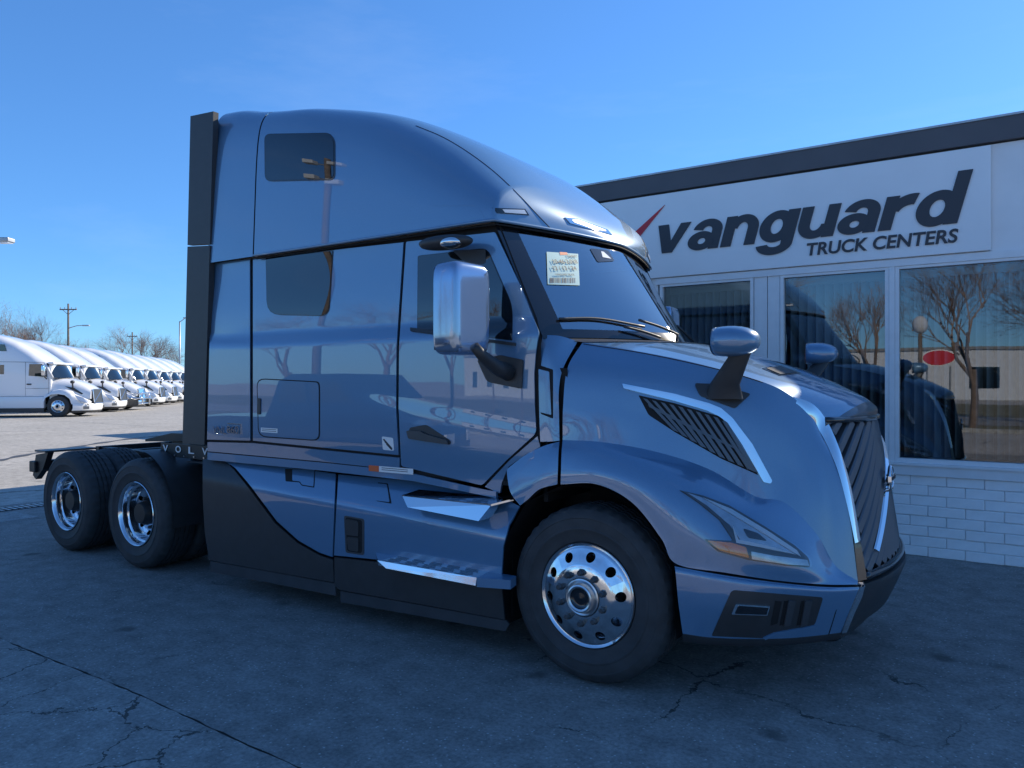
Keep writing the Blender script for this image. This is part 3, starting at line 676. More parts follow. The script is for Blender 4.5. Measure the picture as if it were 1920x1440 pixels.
# windscreen, surround, cowl ------------------------------------------------
nr, nc = 22, 60
def ws_pt(s_, t):                               # s_ 0..1 right to left, t 0 bottom..1 top
    a = math.pi*s_
    yb = -1.125*math.cos(a); xb = baseX(yb); yt = -1.15*math.cos(a); xt = headX(yt*1.04)-.028
    bow = .010*math.sin(math.pi*t)
    return Vector((xb*(1-t)+xt*t+bow*math.sin(a)*.6, yb*(1-t)+yt*t, 1.985*(1-t)+2.72*t+.02*math.sin(a)*(1-t)))
def sgrid(s0, s1, t0, t1, nr, nc):
    V = [ws_pt(s0+(s1-s0)*j/(nc-1), t0+(t1-t0)*i/(nr-1)) for i in range(nr) for j in range(nc)]
    return V, gridfaces(nr, nc)
V, Fc = sgrid(0, 1, 0, 1, 40, 90); WSURF = Surf(V, Fc)
sa, ta, tb = .165, .075, .965
V, Fc = sgrid(sa, 1-sa, ta, tb, 30, 60); ws = add('windshield', V, Fc, 'windshield', T, True)
b = MB()
for a in ((0, sa, 0, 1), (1-sa, 1, 0, 1), (sa, 1-sa, 0, ta), (sa, 1-sa, tb, 1)):
    V, Fc = sgrid(*a, 14, 30); b.raw(V, Fc)
b.build('windshield_surround', 'gloss_black', T, True)
# dash, seats and wheel seen through the glass
MB().box(-.85, -.38, -.98, .98, 1.80, 1.96, .04).build('dashboard', 'grey_plastic', T, True, angle=40)
for sy in (-.62, .62):
    se = MB().box(-1.62, -1.42, sy-.25, sy+.25, 1.35, 2.18, .07).build('seat', 'grey_plastic', T, True, angle=40)
    MB().box(-1.60, -1.46, sy-.15, sy+.15, 2.2, 2.42, .05).build('headrest', 'grey_plastic', se, True, angle=40)
MB().lathe([(0, .21), (.02, .22), (.02, .19), (0, .2)], 28, 'x', (-.8, .62, 1.98), True).build('steering_wheel', 'black', T, True)
# stock sheet behind the glass
sh = patch('stock_sheet', [(1024, 473), (1083, 477), (1086, 536), (1026, 534)], WSURF, .006, 'paper', T, .001, 15, False)
def on_ws(nm, body, u0, v0, u1, v1, hpx, fat=.0):
    p, n = WSURF(u0, v0); q, _ = WSURF(u1, v1); r_, _ = WSURF(u0, v0-hpx)
    ex = (q-p); ey = (r_-p); ey = ey-ex.normalized()*ey.dot(ex.normalized())
    text(nm, body, p+n*.012, ex, ey, ex.length, ey.length, 'ink', sh, 0, fat, .0005)
on_ws('print', '10-46-2.018', 1037, 496, 1082, 496, 8, .012); on_ws('print', '12 / 13 / 24', 1037, 508.5, 1080, 508.5, 8, .012)
on_ws('print', 'E34597', 1064, 484, 1082, 485, 5); on_ws('print', 'VANGUARD TRUCK', 1040, 518, 1076, 518.5, 3.5)
u = 1030
while u < 1078:
    w_ = random.choice((.7, 1.1, 1.8)); patch('barcode_bar', [(u, 522), (u+w_, 522), (u+w_, 531.5), (u, 531.5)], WSURF, .0075, 'ink', sh, 0, 40, False); u += w_+random.choice((.9, 1.3, 2.2))
patch('print_mark', [(1048, 473.5), (1062, 474.5), (1063, 479), (1049, 479.5)], WSURF, .0075, 'orange', sh, 0, 20, False)
patch('sensor_housing', rnd([(1105, 466), (1140, 470), (1152, 490), (1120, 492)], 4), WSURF, .004, 'gloss_black', T, .002, 20, False)
patch('camera_window', [(1126, 472), (1131, 473), (1145, 486), (1129, 483)], WSURF, .006, 'lamp_white', T, .001, 20, False)
# cowl
b = MB(); V = []
for i in range(5):
    t = i/4
    for j in range(41):
        a = math.pi*(.09+.82*j/40)
        y0_ = -1.12*math.cos(a); y1_ = -.99*math.cos(a); x0 = baseX(y0_)+.004; x1 = -.18+.47*(1-(abs(y1_)/.95)**2)+.02
        V.append((x0+(x1-x0)*t, y0_+(y1_-y0_)*t, 1.980+.02*math.sin(a)-(.020*t)))
b.raw(V, gridfaces(5, 41)); b.build('cowl', 'grey_plastic', T, True)
# wipers
def ws_path(pix, o, n=14):
    return [WSURF(u, v)[0]+WSURF(u, v)[1]*o for u, v in catmull(pix, n)]
wa = MB().tube([W(1268, 641, -.12)]+ws_path([(1262, 634), (1230, 620), (1190, 607)], .045, 8), .009, 6).build('wiper_arm', 'black', T, True)
MB().tube(ws_path([(1046, 600), (1120, 600), (1205, 615)], .016), .009, 6).build('wiper_blade', 'black', wa, True)
wb_ = MB().tube(ws_path([(1165, 617), (1200, 626), (1235, 638)], .03, 8), .009, 6).build('wiper_arm', 'black', T, True)
MB().tube([W(1246, 612, .55), W(1270, 611, .62), W(1300, 640, .80)], .010, 6).build('wiper_blade', 'black', wb_, True)

# hood ----------------------------------------------------------------------
A = [[(1092, 642, -.95), (1064, 690, -1.10), (1056, 760, -1.155), (1055, 825, -1.17)],
     [(1175, 655, -.91), (1150, 700, -1.045), (1140, 770, -1.10), (1130, 829, -1.13)],
     [(1270, 673, -.855), (1255, 720, -.96), (1240, 790, -1.01), (1230, 847, -1.05)],
     [(1360, 695, -.79), (1350, 745, -.88), (1340, 815, -.93), (1330, 880, -.97)],
     [(1430, 716, -.73), (1425, 775, -.81), (1420, 850, -.86), (1415, 930, -.90)],
     [(1472, 735, -.685), (1477, 810, -.75), (1480, 885, -.79), (1472, 943, -.84)],
     [(1506, 762, -.645), (1520, 840, -.695), (1533, 920, -.735), (1530, 1000, -.78)],
     [(1525, 785, -.62), (1546, 860, -.665), (1562, 950, -.695), (1566, 1060, -.74)],
     [(1537, 808, -.60), (1567, 871, -.635), (1590, 950, -.66), (1609, 1090, -.69)]]
HS = np.array([[tuple(W(*A[c][r_])) for c in range(9)] for r_ in range(4)])
g = crgrid(HS, 40, 110); V = [tuple(p) for p in g.reshape(-1, 3)]; Fc = gridfaces(40, 110)
add('hood_side', V, Fc, 'paint', T, True, None, True); HOOD = Surf(V, Fc)
# fender: ridge -> shoulder -> arch / bumper seam
B = [[(1055, 825, -1.17), (1053, 848, -1.215), (1052, 880, -1.243), (1051, 908, -1.25)],
     [(1130, 829, -1.13), (1127, 850, -1.195), (1123, 882, -1.243), (1119, 908, -1.25)],
     [(1230, 847, -1.05), (1215, 872, -1.17), (1200, 908, -1.24), (1186, 943, -1.25)],
     [(1330, 880, -.97), (1298, 908, -1.13), (1265, 955, -1.23), (1240, 1010, -1.25)],
     [(1415, 930, -.90), (1378, 955, -1.06), (1330, 1005, -1.19), (1268, 1057, -1.24)],
     [(1472, 943, -.84), (1440, 980, -.99), (1400, 1030, -1.12), (1362, 1074, -1.17)],
     [(1530, 1000, -.78), (1512, 1030, -.89), (1490, 1062, -.98), (1462, 1089, -1.02)],
     [(1566, 1060, -.74), (1562, 1075, -.78), (1557, 1086, -.82), (1550, 1096, -.85)],
     [(1609, 1090, -.69), (1608, 1092, -.694), (1608, 1094, -.698), (1608, 1096, -.70)]]
FS = np.array([[tuple(W(*B[c][r_])) for c in range(9)] for r_ in range(4)])
g = crgrid(FS, 36, 110); V = [tuple(p) for p in g.reshape(-1, 3)]; Fc = gridfaces(36, 110)
add('fender', V, Fc, 'paint', T, True, None, True); FEND = Surf(V, Fc)
# arch lip turned inwards
lip = g[-1]; V = []
for p in lip[:66]: V += [tuple(p), (p[0], p[1]+.09, p[2]+.012)]
add('arch_lip', V, [(2*i, 2*i+1, 2*i+3, 2*i+2) for i in range(65)], 'black', T, True, None, True)
# rear end of the fender behind the hood joint
Q = [[(1049, 828, -1.175), (1047, 850, -1.215), (1046, 880, -1.243), (1045, 908, -1.25)],
     [(1020, 836, -1.19), (1016, 862, -1.22), (1014, 892, -1.245), (1012, 917, -1.25)],
     [(985, 853, -1.195), (982, 880, -1.225), (984, 910, -1.245), (990, 936, -1.25)],
     [(950, 880, -1.195), (952, 900, -1.225), (958, 925, -1.245), (975, 948, -1.25)]]
QS = np.array([[tuple(W(*Q[c][r_])) for c in range(4)] for r_ in range(4)]); g = crgrid(QS, 20, 30)
add('fender_extension', [tuple(p) for p in g.reshape(-1, 3)], gridfaces(20, 30), 'paint', T, True, None, True)
V = []
for p in g[-1]: V += [tuple(p), (p[0], p[1]+.09, p[2]+.012)]
add('arch_lip', V, [(2*i, 2*i+1, 2*i+3, 2*i+2) for i in range(29)], 'black', T, True, None, True)
# cowl side between door and hood, with its scoop
Q = [[(1017, 628, -1.105), (1013, 660, -1.145), (1010, 700, -1.165), (1011, 770, -1.175), (1013, 828, -1.185)],
     [(1050, 630, -1.06), (1033, 665, -1.135), (1028, 705, -1.16), (1030, 770, -1.17), (1031, 828, -1.18)],
     [(1083, 640, -.965), (1056, 690, -1.105), (1048, 730, -1.145), (1048, 775, -1.16), (1049, 826, -1.175)]]
QS = np.array([[tuple(W(*Q[c][r_])) for c in range(3)] for r_ in range(5)]); g = crgrid(QS, 30, 20); V = [tuple(p) for p in g.reshape(-1, 3)]
add('cowl_side', V, gridfaces(30, 20), 'paint', T, True, None, True); CSD = Surf(V, gridfaces(30, 20))
patch('air_scoop', rnd([(1010, 684), (1037, 693), (1037, 785), (1014, 776)], 2), CSD, .002, 'dark', T, .002, 12)
patch('scoop_vane', rnd([(1010, 692), (1030, 697), (1034, 778), (1014, 773)], 2), CSD, .004, 'paint', T, .003, 12)
# dark structure behind the hood joints and inside the arch
b = MB()
for th in range(0, 25):
    pass
prof = [(-.62, .2), (-.60, .72), (-.42, 1.0), (-.18, 1.115), (.12, 1.12), (.33, 1.0), (.50, .78), (.53, .35)]
V = []
for x, z in prof: V += [(x, -1.19, z), (x, -.72, z)]
add('wheel_arch_liner', V, [(2*i, 2*i+1, 2*i+3, 2*i+2) for i in range(len(prof)-1)], 'dark', T, True, None, True)
b = MB().box(-.30, .85, -.60, .60, .55, 1.42).build('engine_block', 'dark', T)
patch('hood_joint_liner', [(1040, 690), (1064, 690), (1062, 905), (1038, 908)], Field(lambda x, z: -1.12), 0, 'dark', T, .002, 30)

# hood top
TOPR = [A[c][0] for c in range(9)]
ctr = [(.27, 1.985), (.48, 1.935), (.69, 1.87), (.88, 1.80), (1.04, 1.735), (1.13, 1.69), (1.20, 1.655), (1.25, 1.63), (1.285, 1.605)]
rows = []
for f in (0, .22, .45, .72, 1.0):
    row = []
    for c in range(9):
        r_ = W(*TOPR[c]); ce = Vector((ctr[c][0], 0, ctr[c][1])); k = f
        xz = 1-(1-k)**2.0
        row.append((r_.x+(ce.x-r_.x)*xz, r_.y*(1-k), r_.z+(ce.z-r_.z)*(1-(1-k)**2.2)))
    rows.append(row)
full = rows+[[(p[0], -p[1], p[2]) for p in row] for row in reversed(rows[:-1])]
g = crgrid(np.array(full), 70, 70); V = [tuple(p) for p in g.reshape(-1, 3)]; add('hood_top', V, gridfaces(70, 70), 'paint', T, True); HTOP = Surf(V, gridfaces(70, 70))
# fine joint between hood top and side
MB().tube([HOOD(u, v)[0] for u, v in catmull([(1094, 645), (1215, 664), (1352, 694), (1430, 717)], 30)], .003, 5).build('hood_joint', 'dark', T, True, True)
# flat vent let into the hood top, one each side
hv = patch('hood_top_vent', rnd([(1428, 691), (1462, 686), (1502, 700), (1462, 705)], 2), HTOP, .003, 'gloss_black', T, .004, 10)
patch('vent_grille', rnd([(1436, 691.5), (1463, 688), (1495, 699.5), (1463, 703)], 2), HTOP, .006, 'black', hv, .003, 10)

# nose and grille ------------------------------------------------------------
SO = [(1442, 736, -.722), (1466, 758, -.69), (1509, 776, -.645), (1537, 808, -.604), (1567, 871, -.637), (1586, 937, -.658), (1602, 1011, -.676), (1608, 1050, -.684)]
SI = [(1444, 735, -.715), (1478, 742, -.675), (1522, 757, -.61), (1551, 792, -.565), (1576, 850, -.585), (1595, 915, -.60), (1611, 1003, -.62), (1618, 1050, -.63)]
so = catmull([tuple(W(*p)) for p in SO], 50); si = catmull([tuple(W(*p)) for p in SI], 50)
V = []
for a, c in zip(so, si):
    m_ = (a+c)/2+np.array([.008, -.008, 0]); V += [tuple(a+np.array([0, -.003, 0])), tuple(m_), tuple(c+np.array([.003, 0, 0]))]
n_ch = 44
add('chrome_grille_strip', V[:3*n_ch], gridfaces(n_ch, 3), 'chrome', T, True, None, True)
V2 = []
for u0, v0, y0, u1, v1, y1 in ((1601, 1012, -.676, 1612, 1008, -.62), (1605, 1050, -.685, 1619, 1045, -.63), (1609, 1090, -.692, 1626, 1086, -.635)):
    V2 += [tuple(W(u0, v0, y0)), tuple(W(u1, v1, y1))]
add('strip_lower', V2, [(0, 1, 3, 2), (2, 3, 5, 4)], 'gloss_black', T, True, None, True)
# grille surface: y in [-1,1]*hw(z)
gz = [.64, .80, 1.0, 1.2, 1.4, 1.535]
def g_edge(z):          # right edge from strip inner line
    zz = [p[2] for p in si][::-1]; return np.interp(z, zz, [p[0] for p in si][::-1]), np.interp(z, zz, [p[1] for p in si][::-1])
def g_pt(y, z, off=0):
    xc = np.interp(z, [.55, .66, 1.153, 1.526, 1.60], [1.452, 1.442, 1.377, 1.318, 1.29])
    xe, ye = g_edge(z); q = abs(y)/abs(ye)
    return Vector((xc-(xc-xe)*q**2.1+off, y, z))
V = []
for i in range(20):
    z = .60+(1.55-.60)*i/19
    for j in range(41):
        _, ye = g_edge(z); y = ye*(1-2*j/40); V.append(g_pt(y, z, -.055))
add('grille_backing', V, gridfaces(20, 41), 'dark', T, True)
def blade(c, m, nm, wd=.041, dp=.05, off=0.0, y0=-9, y1=9):
    pts = []
    for k in range(61):
        y = -.66+1.32*k/60; z = c+.60*y-.06*y*y+.05*math.sin(y*3)
        if z < .70 or z > 1.50 or y < y0 or y > y1: continue
        _, ye = g_edge(z)
        if abs(y) > abs(ye)-.004: continue
        pts.append((y, z))
    if len(pts) < 3: return None
    V = []; d = Vector((0, 1, .68)).normalized(); pz = Vector((0, -d.z, d.y)); Fc = []
    for y, z in pts:
        a = g_pt(y, z, off)
        for s_, o in ((-.5, -dp), (-.5, .004), (-.36, .012), (.36, -.004), (.5, -.014), (.5, -dp)):
            q = a+pz*s_*wd; V.append((q.x+o-.010, q.y, q.z))
    return add(nm, V, gridfaces(len(pts), 6)+[(5, 4, 3, 2, 1, 0), tuple(len(V)-6+k for k in range(6))], m, T, False)
cc = .28
while cc < 1.95:
    blade(cc, 'grille', 'grille_blade'); cc += .082
blade(1.12, 'chrome', 'chrome_diagonal', .02, .02, .014, -.44, .44)
gb = [g_pt(y*g_edge(.69)[1], .685, .004) for y in np.linspace(1, -1, 25)]; gt = [g_pt(y*g_edge(1.51)[1], 1.51, .0) for y in np.linspace(1, -1, 25)]
MB().tube(gb, .022, 8).build('grille_frame', 'gloss_black', T, True); MB().tube(gt, .018, 8).build('grille_frame', 'gloss_black', T, True)
# emblem: ring with bar
ec = g_pt(0.0, 1.15, .03)
em = MB().lathe([(-.012, .075), (.006, .080), (.010, .072), (.006, .062), (-.012, .060)], 40, 'x', ec, True).build('emblem', 'chrome', T, True)
MB().box(ec.x-.008, ec.x+.014, -.092, .092, 1.13, 1.17, .004).build('emblem_bar', 'chrome', em)
text('emblem_letters', 'VOLVO', (ec.x+.0145, -.082, 1.14), (0, 1, 0), (0, 0, 1), .164, .022, 'ink', em, 0, .01, .001)
# nose panel between hood top and grille
V = []
hr = [Vector(p) for p in np.array(full)[:, -1]]; hr = catmull([tuple(p) for p in hr], 41)
for j in range(41):
    t = -1+2*j/40; a = hr[j]; _, ye = g_edge(1.53); b_ = g_pt(t*abs(ye), 1.52, .0)
    for i in range(6):
        k = i/5; q = a*(1-k)+np.array(b_)*k; V.append((q[0]+.02*math.sin(math.pi*k), q[1], q[2]))
add('nose_panel', V, gridfaces(41, 6), 'grille', T, True)

# bumper ------------------------------------------------------------------------
BT = [(1265, 1062, -1.235), (1330, 1074, -1.20), (1400, 1085, -1.13), (1480, 1095, -1.0), (1550, 1101, -.86), (1612, 1101, -.71)]
BM_ = [(1267, 1076, -1.25), (1330, 1088, -1.215), (1400, 1098, -1.15), (1480, 1106, -1.02), (1550, 1111, -.88), (1607, 1112, -.725)]
BL = [(1272, 1130, -1.245), (1330, 1142, -1.21), (1400, 1148, -1.14), (1475, 1152, -1.0), (1540, 1150, -.865), (1592, 1148, -.735)]
BB = [(1280, 1188, -1.22), (1330, 1195, -1.17), (1400, 1198, -1.08), (1470, 1197, -.96), (1530, 1192, -.83), (1577, 1186, -.73)]
BS = np.array([[tuple(W(*p)) for p in row] for row in (BT, BM_, BL, BB)]); g = crgrid(BS, 30, 60); V = [tuple(p) for p in g.reshape(-1, 3)]
add('bumper_corner', V, gridfaces(30, 60), 'paint', T, True, None, True); BUMP = Surf(V, gridfaces(30, 60))
V = [];
for p in g[0]: V += [tuple(p), (p[0]-.03, p[1]+.05, p[2]+.004)]
add('bumper_top_lip', V, [(2*i, 2*i+1, 2*i+3, 2*i+2) for i in range(59)], 'black', T, True, None, True)
V = []
for p in g[-1]: V += [tuple(p), (p[0]-.005, p[1]+.015, p[2]-.04), (p[0]-.05, p[1]+.06, p[2]-.065)]
add('air_dam', V, gridfaces(60, 3), 'black', T, True, None, True)
rim_a = g[:, 0]; V = []
for p in rim_a: V += [tuple(p), (p[0]+.03, p[1]+.2, p[2])]
add('bumper_return', V, [(2*i, 2*i+1, 2*i+3, 2*i+2) for i in range(29)], 'black', T, True, None, True)
fp = patch('fog_pocket', rnd([(1372, 1106), (1543, 1120), (1527, 1172), (1490, 1182), (1430, 1196), (1334, 1192)], [8, 5, 8, 10, 4, 4]), BUMP, .003, 'black', T, .003, 12)
patch('fog_pocket_edge', [(1430, 1194), (1450, 1185), (1527, 1171), (1529, 1176), (1452, 1190), (1434, 1198)], BUMP, .010, 'paint', T, .008, 12)
fl = patch('fog_lamp', rnd([(1379, 1131), (1442, 1135), (1437, 1152), (1371, 1150)], 2), BUMP, .012, 'chrome', T, .01, 12)
patch('lens', rnd([(1384, 1133.5), (1439, 1137), (1435, 1150), (1377, 1148)], 2), BUMP, .015, 'gloss_black', fl, .003, 12)
for u0 in (1445, 1462, 1494):
    patch('intake_slot', [(u0+8, 1126), (u0+20, 1127), (u0+12, 1168), (u0-1, 1172)], BUMP, .005, 'dark', T, .002, 20)
for u0 in (1477, 1508): patch('intake_vane', [(u0, 1124), (u0+13, 1125), (u0+3, 1170), (u0-9, 1172)], BUMP, .014, 'grey_plastic', T, .012, 20)
MB().tube([BUMP(u, v)[0] for u, v in ((1579, 1104), (1566, 1150), (1548, 1190))], .003, 5).build('bumper_joint', 'dark', T, True, True)
# chrome edge and black centre of the bumper
V = []
for (u, v, y) in ((1611, 1100, -.71), (1606, 1120, -.722), (1592, 1150, -.733), (1577, 1187, -.73)):
    p = W(u, v, y); q = p+Vector((.012, .022, 0)); V += [tuple(p+Vector((.004, -.004, 0))), tuple(q+Vector((.012, 0, 0)))]
add('bumper_chrome_edge', V, [(0, 1, 3, 2), (2, 3, 5, 4), (4, 5, 7, 6)], 'chrome', T, True, None, True)
patch('corner_reflector', [(1603, 1089), (1619, 1090), (1622, 1100), (1608, 1100)], Field(lambda x, z: -.66, -1, -.3), .02, 'chrome', T, .03, 30)
V = []; zz = [.63, .60, .50, .40, .31, .24]
ed = [(W(1619, 1096, -.66)), (W(1617, 1104, -.665)), (W(1606, 1128, -.69)), (W(1596, 1150, -.70)), (W(1584, 1176, -.70)), (W(1577, 1192, -.70))]
for i, e in enumerate(ed):
    xc = (1.47, 1.475, 1.45, 1.425, 1.39, 1.33)[i]
    for j in range(33):
        y = e.y*(1-2*j/32); q = abs(y/e.y); V.append((xc-(xc-e.x)*q**2.2, y, e.z))
add('bumper_center', V, gridfaces(6, 33), 'black', T, True)
V = []
for j in range(33):
    a = Vector((np.interp(0, [0], [1.47]), 0, 0)); e = ed[0]; y = e.y*(1-2*j/32); q = abs(y/e.y); xo = 1.47-(1.47-e.x)*q**2.2
    p = g_pt(y*.93, .655); V += [(xo, y, e.z), (p.x-.03, p.y, .66)]
add('bumper_shelf', V, [(2*j, 2*j+1, 2*j+3, 2*j+2) for j in range(32)], 'black', T, True)
V = []
for zz_, o_ in ((ed[-1].z, 0), (ed[-1].z-.03, -.02), (ed[-1].z-.05, -.08)):
    for j in range(33): y = ed[-1].y*(1-2*j/32); q = abs(y/ed[-1].y); V.append((1.33-(1.33-ed[-1].x)*q**2.2+o_, y, zz_))
add('center_air_dam', V, gridfaces(3, 33), 'black', T, True)
MB().box(.2, 1.0, -.68, .68, .30, .34).build('under_tray', 'dark', T)

# headlamp -----------------------------------------------------------------------
HLP = [(1273, 919), (1318, 929), (1368, 948), (1434, 987), (1489, 1022), (1516, 1046), (1519, 1064), (1473, 1061), (1403, 1050), (1345, 1034), (1320, 1011), (1374, 1014), (1349, 976), (1310, 944)]
hl = patch('headlamp', rnd(HLP, [3, 0, 0, 0, 0, 6, 5, 0, 0, 4, 4, 5, 0, 0]), FEND, .002, 'grey_plastic', T, .003, 8)
sub = hl
patch('reflector', [(1288, 924), (1330, 938), (1400, 974), (1470, 1016), (1500, 1042), (1440, 1030), (1392, 1018), (1368, 985), (1325, 948)], FEND, .004, 'lamp_grey', sub, .001, 10)
patch('light_bar', [(1318, 934), (1370, 955), (1440, 997), (1492, 1032), (1500, 1044), (1486, 1036), (1434, 1003), (1366, 962)], FEND, .009, 'lamp_white', sub, .004, 10)
patch('light_bar', [(1372, 984), (1384, 1012), (1440, 1024), (1492, 1040), (1438, 1029), (1380, 1018)], FEND, .009, 'lamp_white', sub, .004, 10)
patch('projector_lens', rnd([(1392, 991), (1420, 1000), (1438, 1015), (1402, 1009)], 5), FEND, .008, 'gloss_black', sub, .003, 8)
patch('turn_signal', rnd([(1326, 1013), (1372, 1018), (1398, 1026), (1404, 1046), (1350, 1032)], 3), FEND, .008, 'amber', sub, .004, 8)
patch('reflector', [(1408, 1034), (1450, 1042), (1512, 1050), (1516, 1061), (1475, 1058), (1409, 1048)], FEND, .006, 'lamp_grey', sub, .002, 8)
patch('cover', rnd(HLP, [3, 0, 0, 0, 0, 6, 5, 0, 0, 4, 4, 5, 0, 0]), FEND, .016, 'lens', sub, 0, 8)
# hood side vent with chrome brow
vent = patch('hood_vent', rnd([(1197, 741), (1265, 756), (1350, 781), (1367, 800), (1422, 891), (1352, 860), (1265, 810), (1216, 778)], [3, 0, 6, 6, 3, 0, 0, 4]), HOOD, .002, 'dark', T, .002, 10)
for k in range(10):
    f = k/9.0; u0 = 1206+f*148; v0 = np.interp(u0, [1197, 1265, 1350, 1367], [742, 757, 782, 801])+3
    u1 = u0+62+8*f; v1 = np.interp(u1, [1216, 1265, 1352, 1422], [778, 810, 860, 891])-2
    v1 = max(v1, v0+8)
    if u1 > 1416: u1 = 1416; v1 = 886
    patch('vent_slat', [(u0, v0), (u0+8, v0+2.2), (u1+5, v1+1), (u1-6, v1-3)], HOOD, .012, 'grille', vent, .012, 20)
patch('vent_mesh', [(1215, 757), (1300, 800), (1395, 846), (1398, 851), (1300, 806), (1217, 763)], HOOD, .006, 'grille', vent, .006, 14)
BRO = [(1167, 720), (1265, 739), (1330, 757), (1352, 766), (1373, 784), (1410, 833), (1447, 902), (1444, 907), (1431, 904), (1391, 834), (1364, 793), (1348, 781), (1325, 770), (1265, 752), (1170, 729)]
patch('vent_chrome_brow', rnd(BRO, 2), HOOD, .014, 'chrome', T, .014, 8)
# hood mirror
mb_ = patch('mirror_foot', rnd([(1302, 720), (1345, 722), (1407, 740), (1378, 766), (1312, 742)], 5), HOOD, .012, 'black', T, .014, 10)
fc = HOOD(1355, 748)[0]; hc = W(1384, 645, -1.02)
b = MB(); V = []
for (cx_, cy_, cz_, lx, ly) in ((fc.x, fc.y-.0, fc.z+.0, .115, .05), (fc.x+.02, fc.y-.03, fc.z+.08, .085, .035), (hc.x+.01, hc.y+.01, hc.z-.05, .055, .028), (hc.x+.015, hc.y, hc.z+.02, .05, .025)):
    for k in range(16):
        t = 2*math.pi*k/16; V.append((cx_+lx*math.cos(t), cy_+ly*math.sin(t), cz_))
b.raw(V, [(i*16+k, i*16+(k+1) % 16, (i+1)*16+(k+1) % 16, (i+1)*16+k) for i in range(3) for k in range(16)])
hm = b.build('hood_mirror_stalk', 'black', T, True, True)
def blob(c, rx, ry, rz, flat_back, n=24, m=16, yaw=0, p=2.4):
    V = []
    for i in range(m+1):
        ph = math.pi*i/m-math.pi/2
        for k in range(n):
            th = 2*math.pi*k/n; c1 = math.cos(ph); e = 2/p
            f = lambda q: math.copysign(abs(q)**e, q)
            x = f(c1)*f(math.cos(th)); y = f(c1)*f(math.sin(th)); z = f(math.sin(ph))
            if x < -flat_back: x = -flat_back
            V.append(Matrix.Rotation(yaw, 3, 'Z') @ Vector((x*rx, y*ry, z*rz)) + Vector(c))
    return V, [(i*n+k, i*n+(k+1) % n, (i+1)*n+(k+1) % n, (i+1)*n+k) for i in range(m) for k in range(n)]
V, Fc = blob(hc+Vector((-.045, 0, .015)), 0.16, .12, .082, .38, p=2.3, yaw=R(-8)); add('hood_mirror', V, Fc, 'paint', T, True, None, True)
V = [Matrix.Rotation(R(-8), 3, 'Z') @ Vector((-.066, y*.105, z*.078)) + hc+Vector((-.045, 0, .015)) for y, z in [(math.copysign(abs(math.cos(t))**.8, math.cos(t)), math.copysign(abs(math.sin(t))**.8, math.sin(t))) for t in np.linspace(0, 2*math.pi, 24, endpoint=False)]]
add('mirror_glass', V, [tuple(range(24))], 'mirror', T, False, None, True)
# door mirror
patch('mirror_mount', rnd([(898, 676), (940, 666), (983, 675), (980, 729), (916, 716)], [3, 3, 4, 4, 8]), SIDE, .02, 'black', T, .02, 10)
dm = W(865, 580, -1.53)
MB().tube([W(955, 700, -1.22), W(930, 688, -1.32), W(905, 668, -1.45), W(890, 650, -1.53)], [.05, .045, .035, .03], 10).build('mirror_arm', 'black', T, True, True)
V, Fc = blob(dm, .10, .160, .268, .75, 40, 28, R(-6), 6.5); add('door_mirror', V, Fc, 'mirror_shell', T, True, None, True)
V = [Matrix.Rotation(R(-6), 3, 'Z') @ Vector((-.078, y*.145, z*.24)) + dm for y, z in ((-1, -1), (1, -1), (1, 1), (-1, 1))]
add('mirror_glass', V, [(0, 1, 2, 3)], 'mirror', T, False, None, True)
# look-down mirror over the door
lm = W(835, 455, -1.30); V, Fc = blob(lm, .20, .085, .045, .9, 24, 12, R(4), 2.2); add('look_down_mirror', V, Fc, 'black', T, True, None, True)
V, Fc = blob(lm+Vector((.07, -.03, -.012)), .085, .06, .036, 1, 20, 10, 0, 2.0); add('look_down_glass', V, Fc, 'mirror', T, True, None, True)
patch('sun_shade', rnd([(850, 470), (912, 468), (912, 494), (894, 498), (868, 488)], 4), SIDE, pl+.0062, 'black', T, .0005, 10)
# roof details
mk = patch('marker_lamp', [(922, 390), (984, 392), (992, 404), (932, 400)], ROOF, .004, 'gloss_black', T, .006, 10)
patch('lens', [(941, 393), (982, 394), (987, 402), (946, 399)], ROOF, .007, 'lamp_white', mk, .002, 10)
nb = patch('name_frame', [(1058, 408), (1082, 411), (1138, 431), (1147, 441), (1120, 434), (1068, 419)], ROOF, .006, 'chrome', T, .008, 8, False)
patch('name_field', [(1072, 413), (1082, 413), (1134, 432), (1136, 435), (1118, 431), (1076, 418)], ROOF, .008, 'lamp_grey', nb, .001, 8, False)
for pl_ in ([(806, 382.5), (880, 381), (890, 384), (888, 386), (806, 386)], [(888, 384), (896, 386), (910, 410), (905, 412)], [(826, 419), (905, 414), (906, 416.5), (828, 421.5)]):
    patch('recess_edge', pl_, ROOF, .0015, 'paint', T, .004, 12)

# chassis fairings ---------------------------------------------------------------
patch('rear_fairing', [(419, 863), (520, 874), (630, 889), (627, 960), (624, 1044), (600, 1036), (560, 1013), (520, 977), (472, 913), (442, 878)], SKIRT, .004, 'paint', T, step=4)
patch('rear_fairing_trim', [(380, 862), (394, 858), (417, 861), (437, 879), (466, 915), (515, 981), (557, 1018), (598, 1041), (624, 1050), (626, 1092), (500, 1070), (392, 1050), (384, 1000), (380, 930)], SKIRT, .0, 'black', T, step=5)
patch('fairing_lip', [(392, 1053), (500, 1072), (626, 1095), (627, 1118), (500, 1093), (392, 1073)], SKIRT, -.012, 'grey_plastic', T, step=20)
patch('front_fairing', [(635, 890), (700, 896), (775, 902), (860, 914), (935, 930), (975, 950), (955, 985), (944, 1025), (940, 1092), (850, 1076), (740, 1053), (700, 1048), (627, 1041), (631, 960)], SKIRT, .004, 'paint', T, step=4)
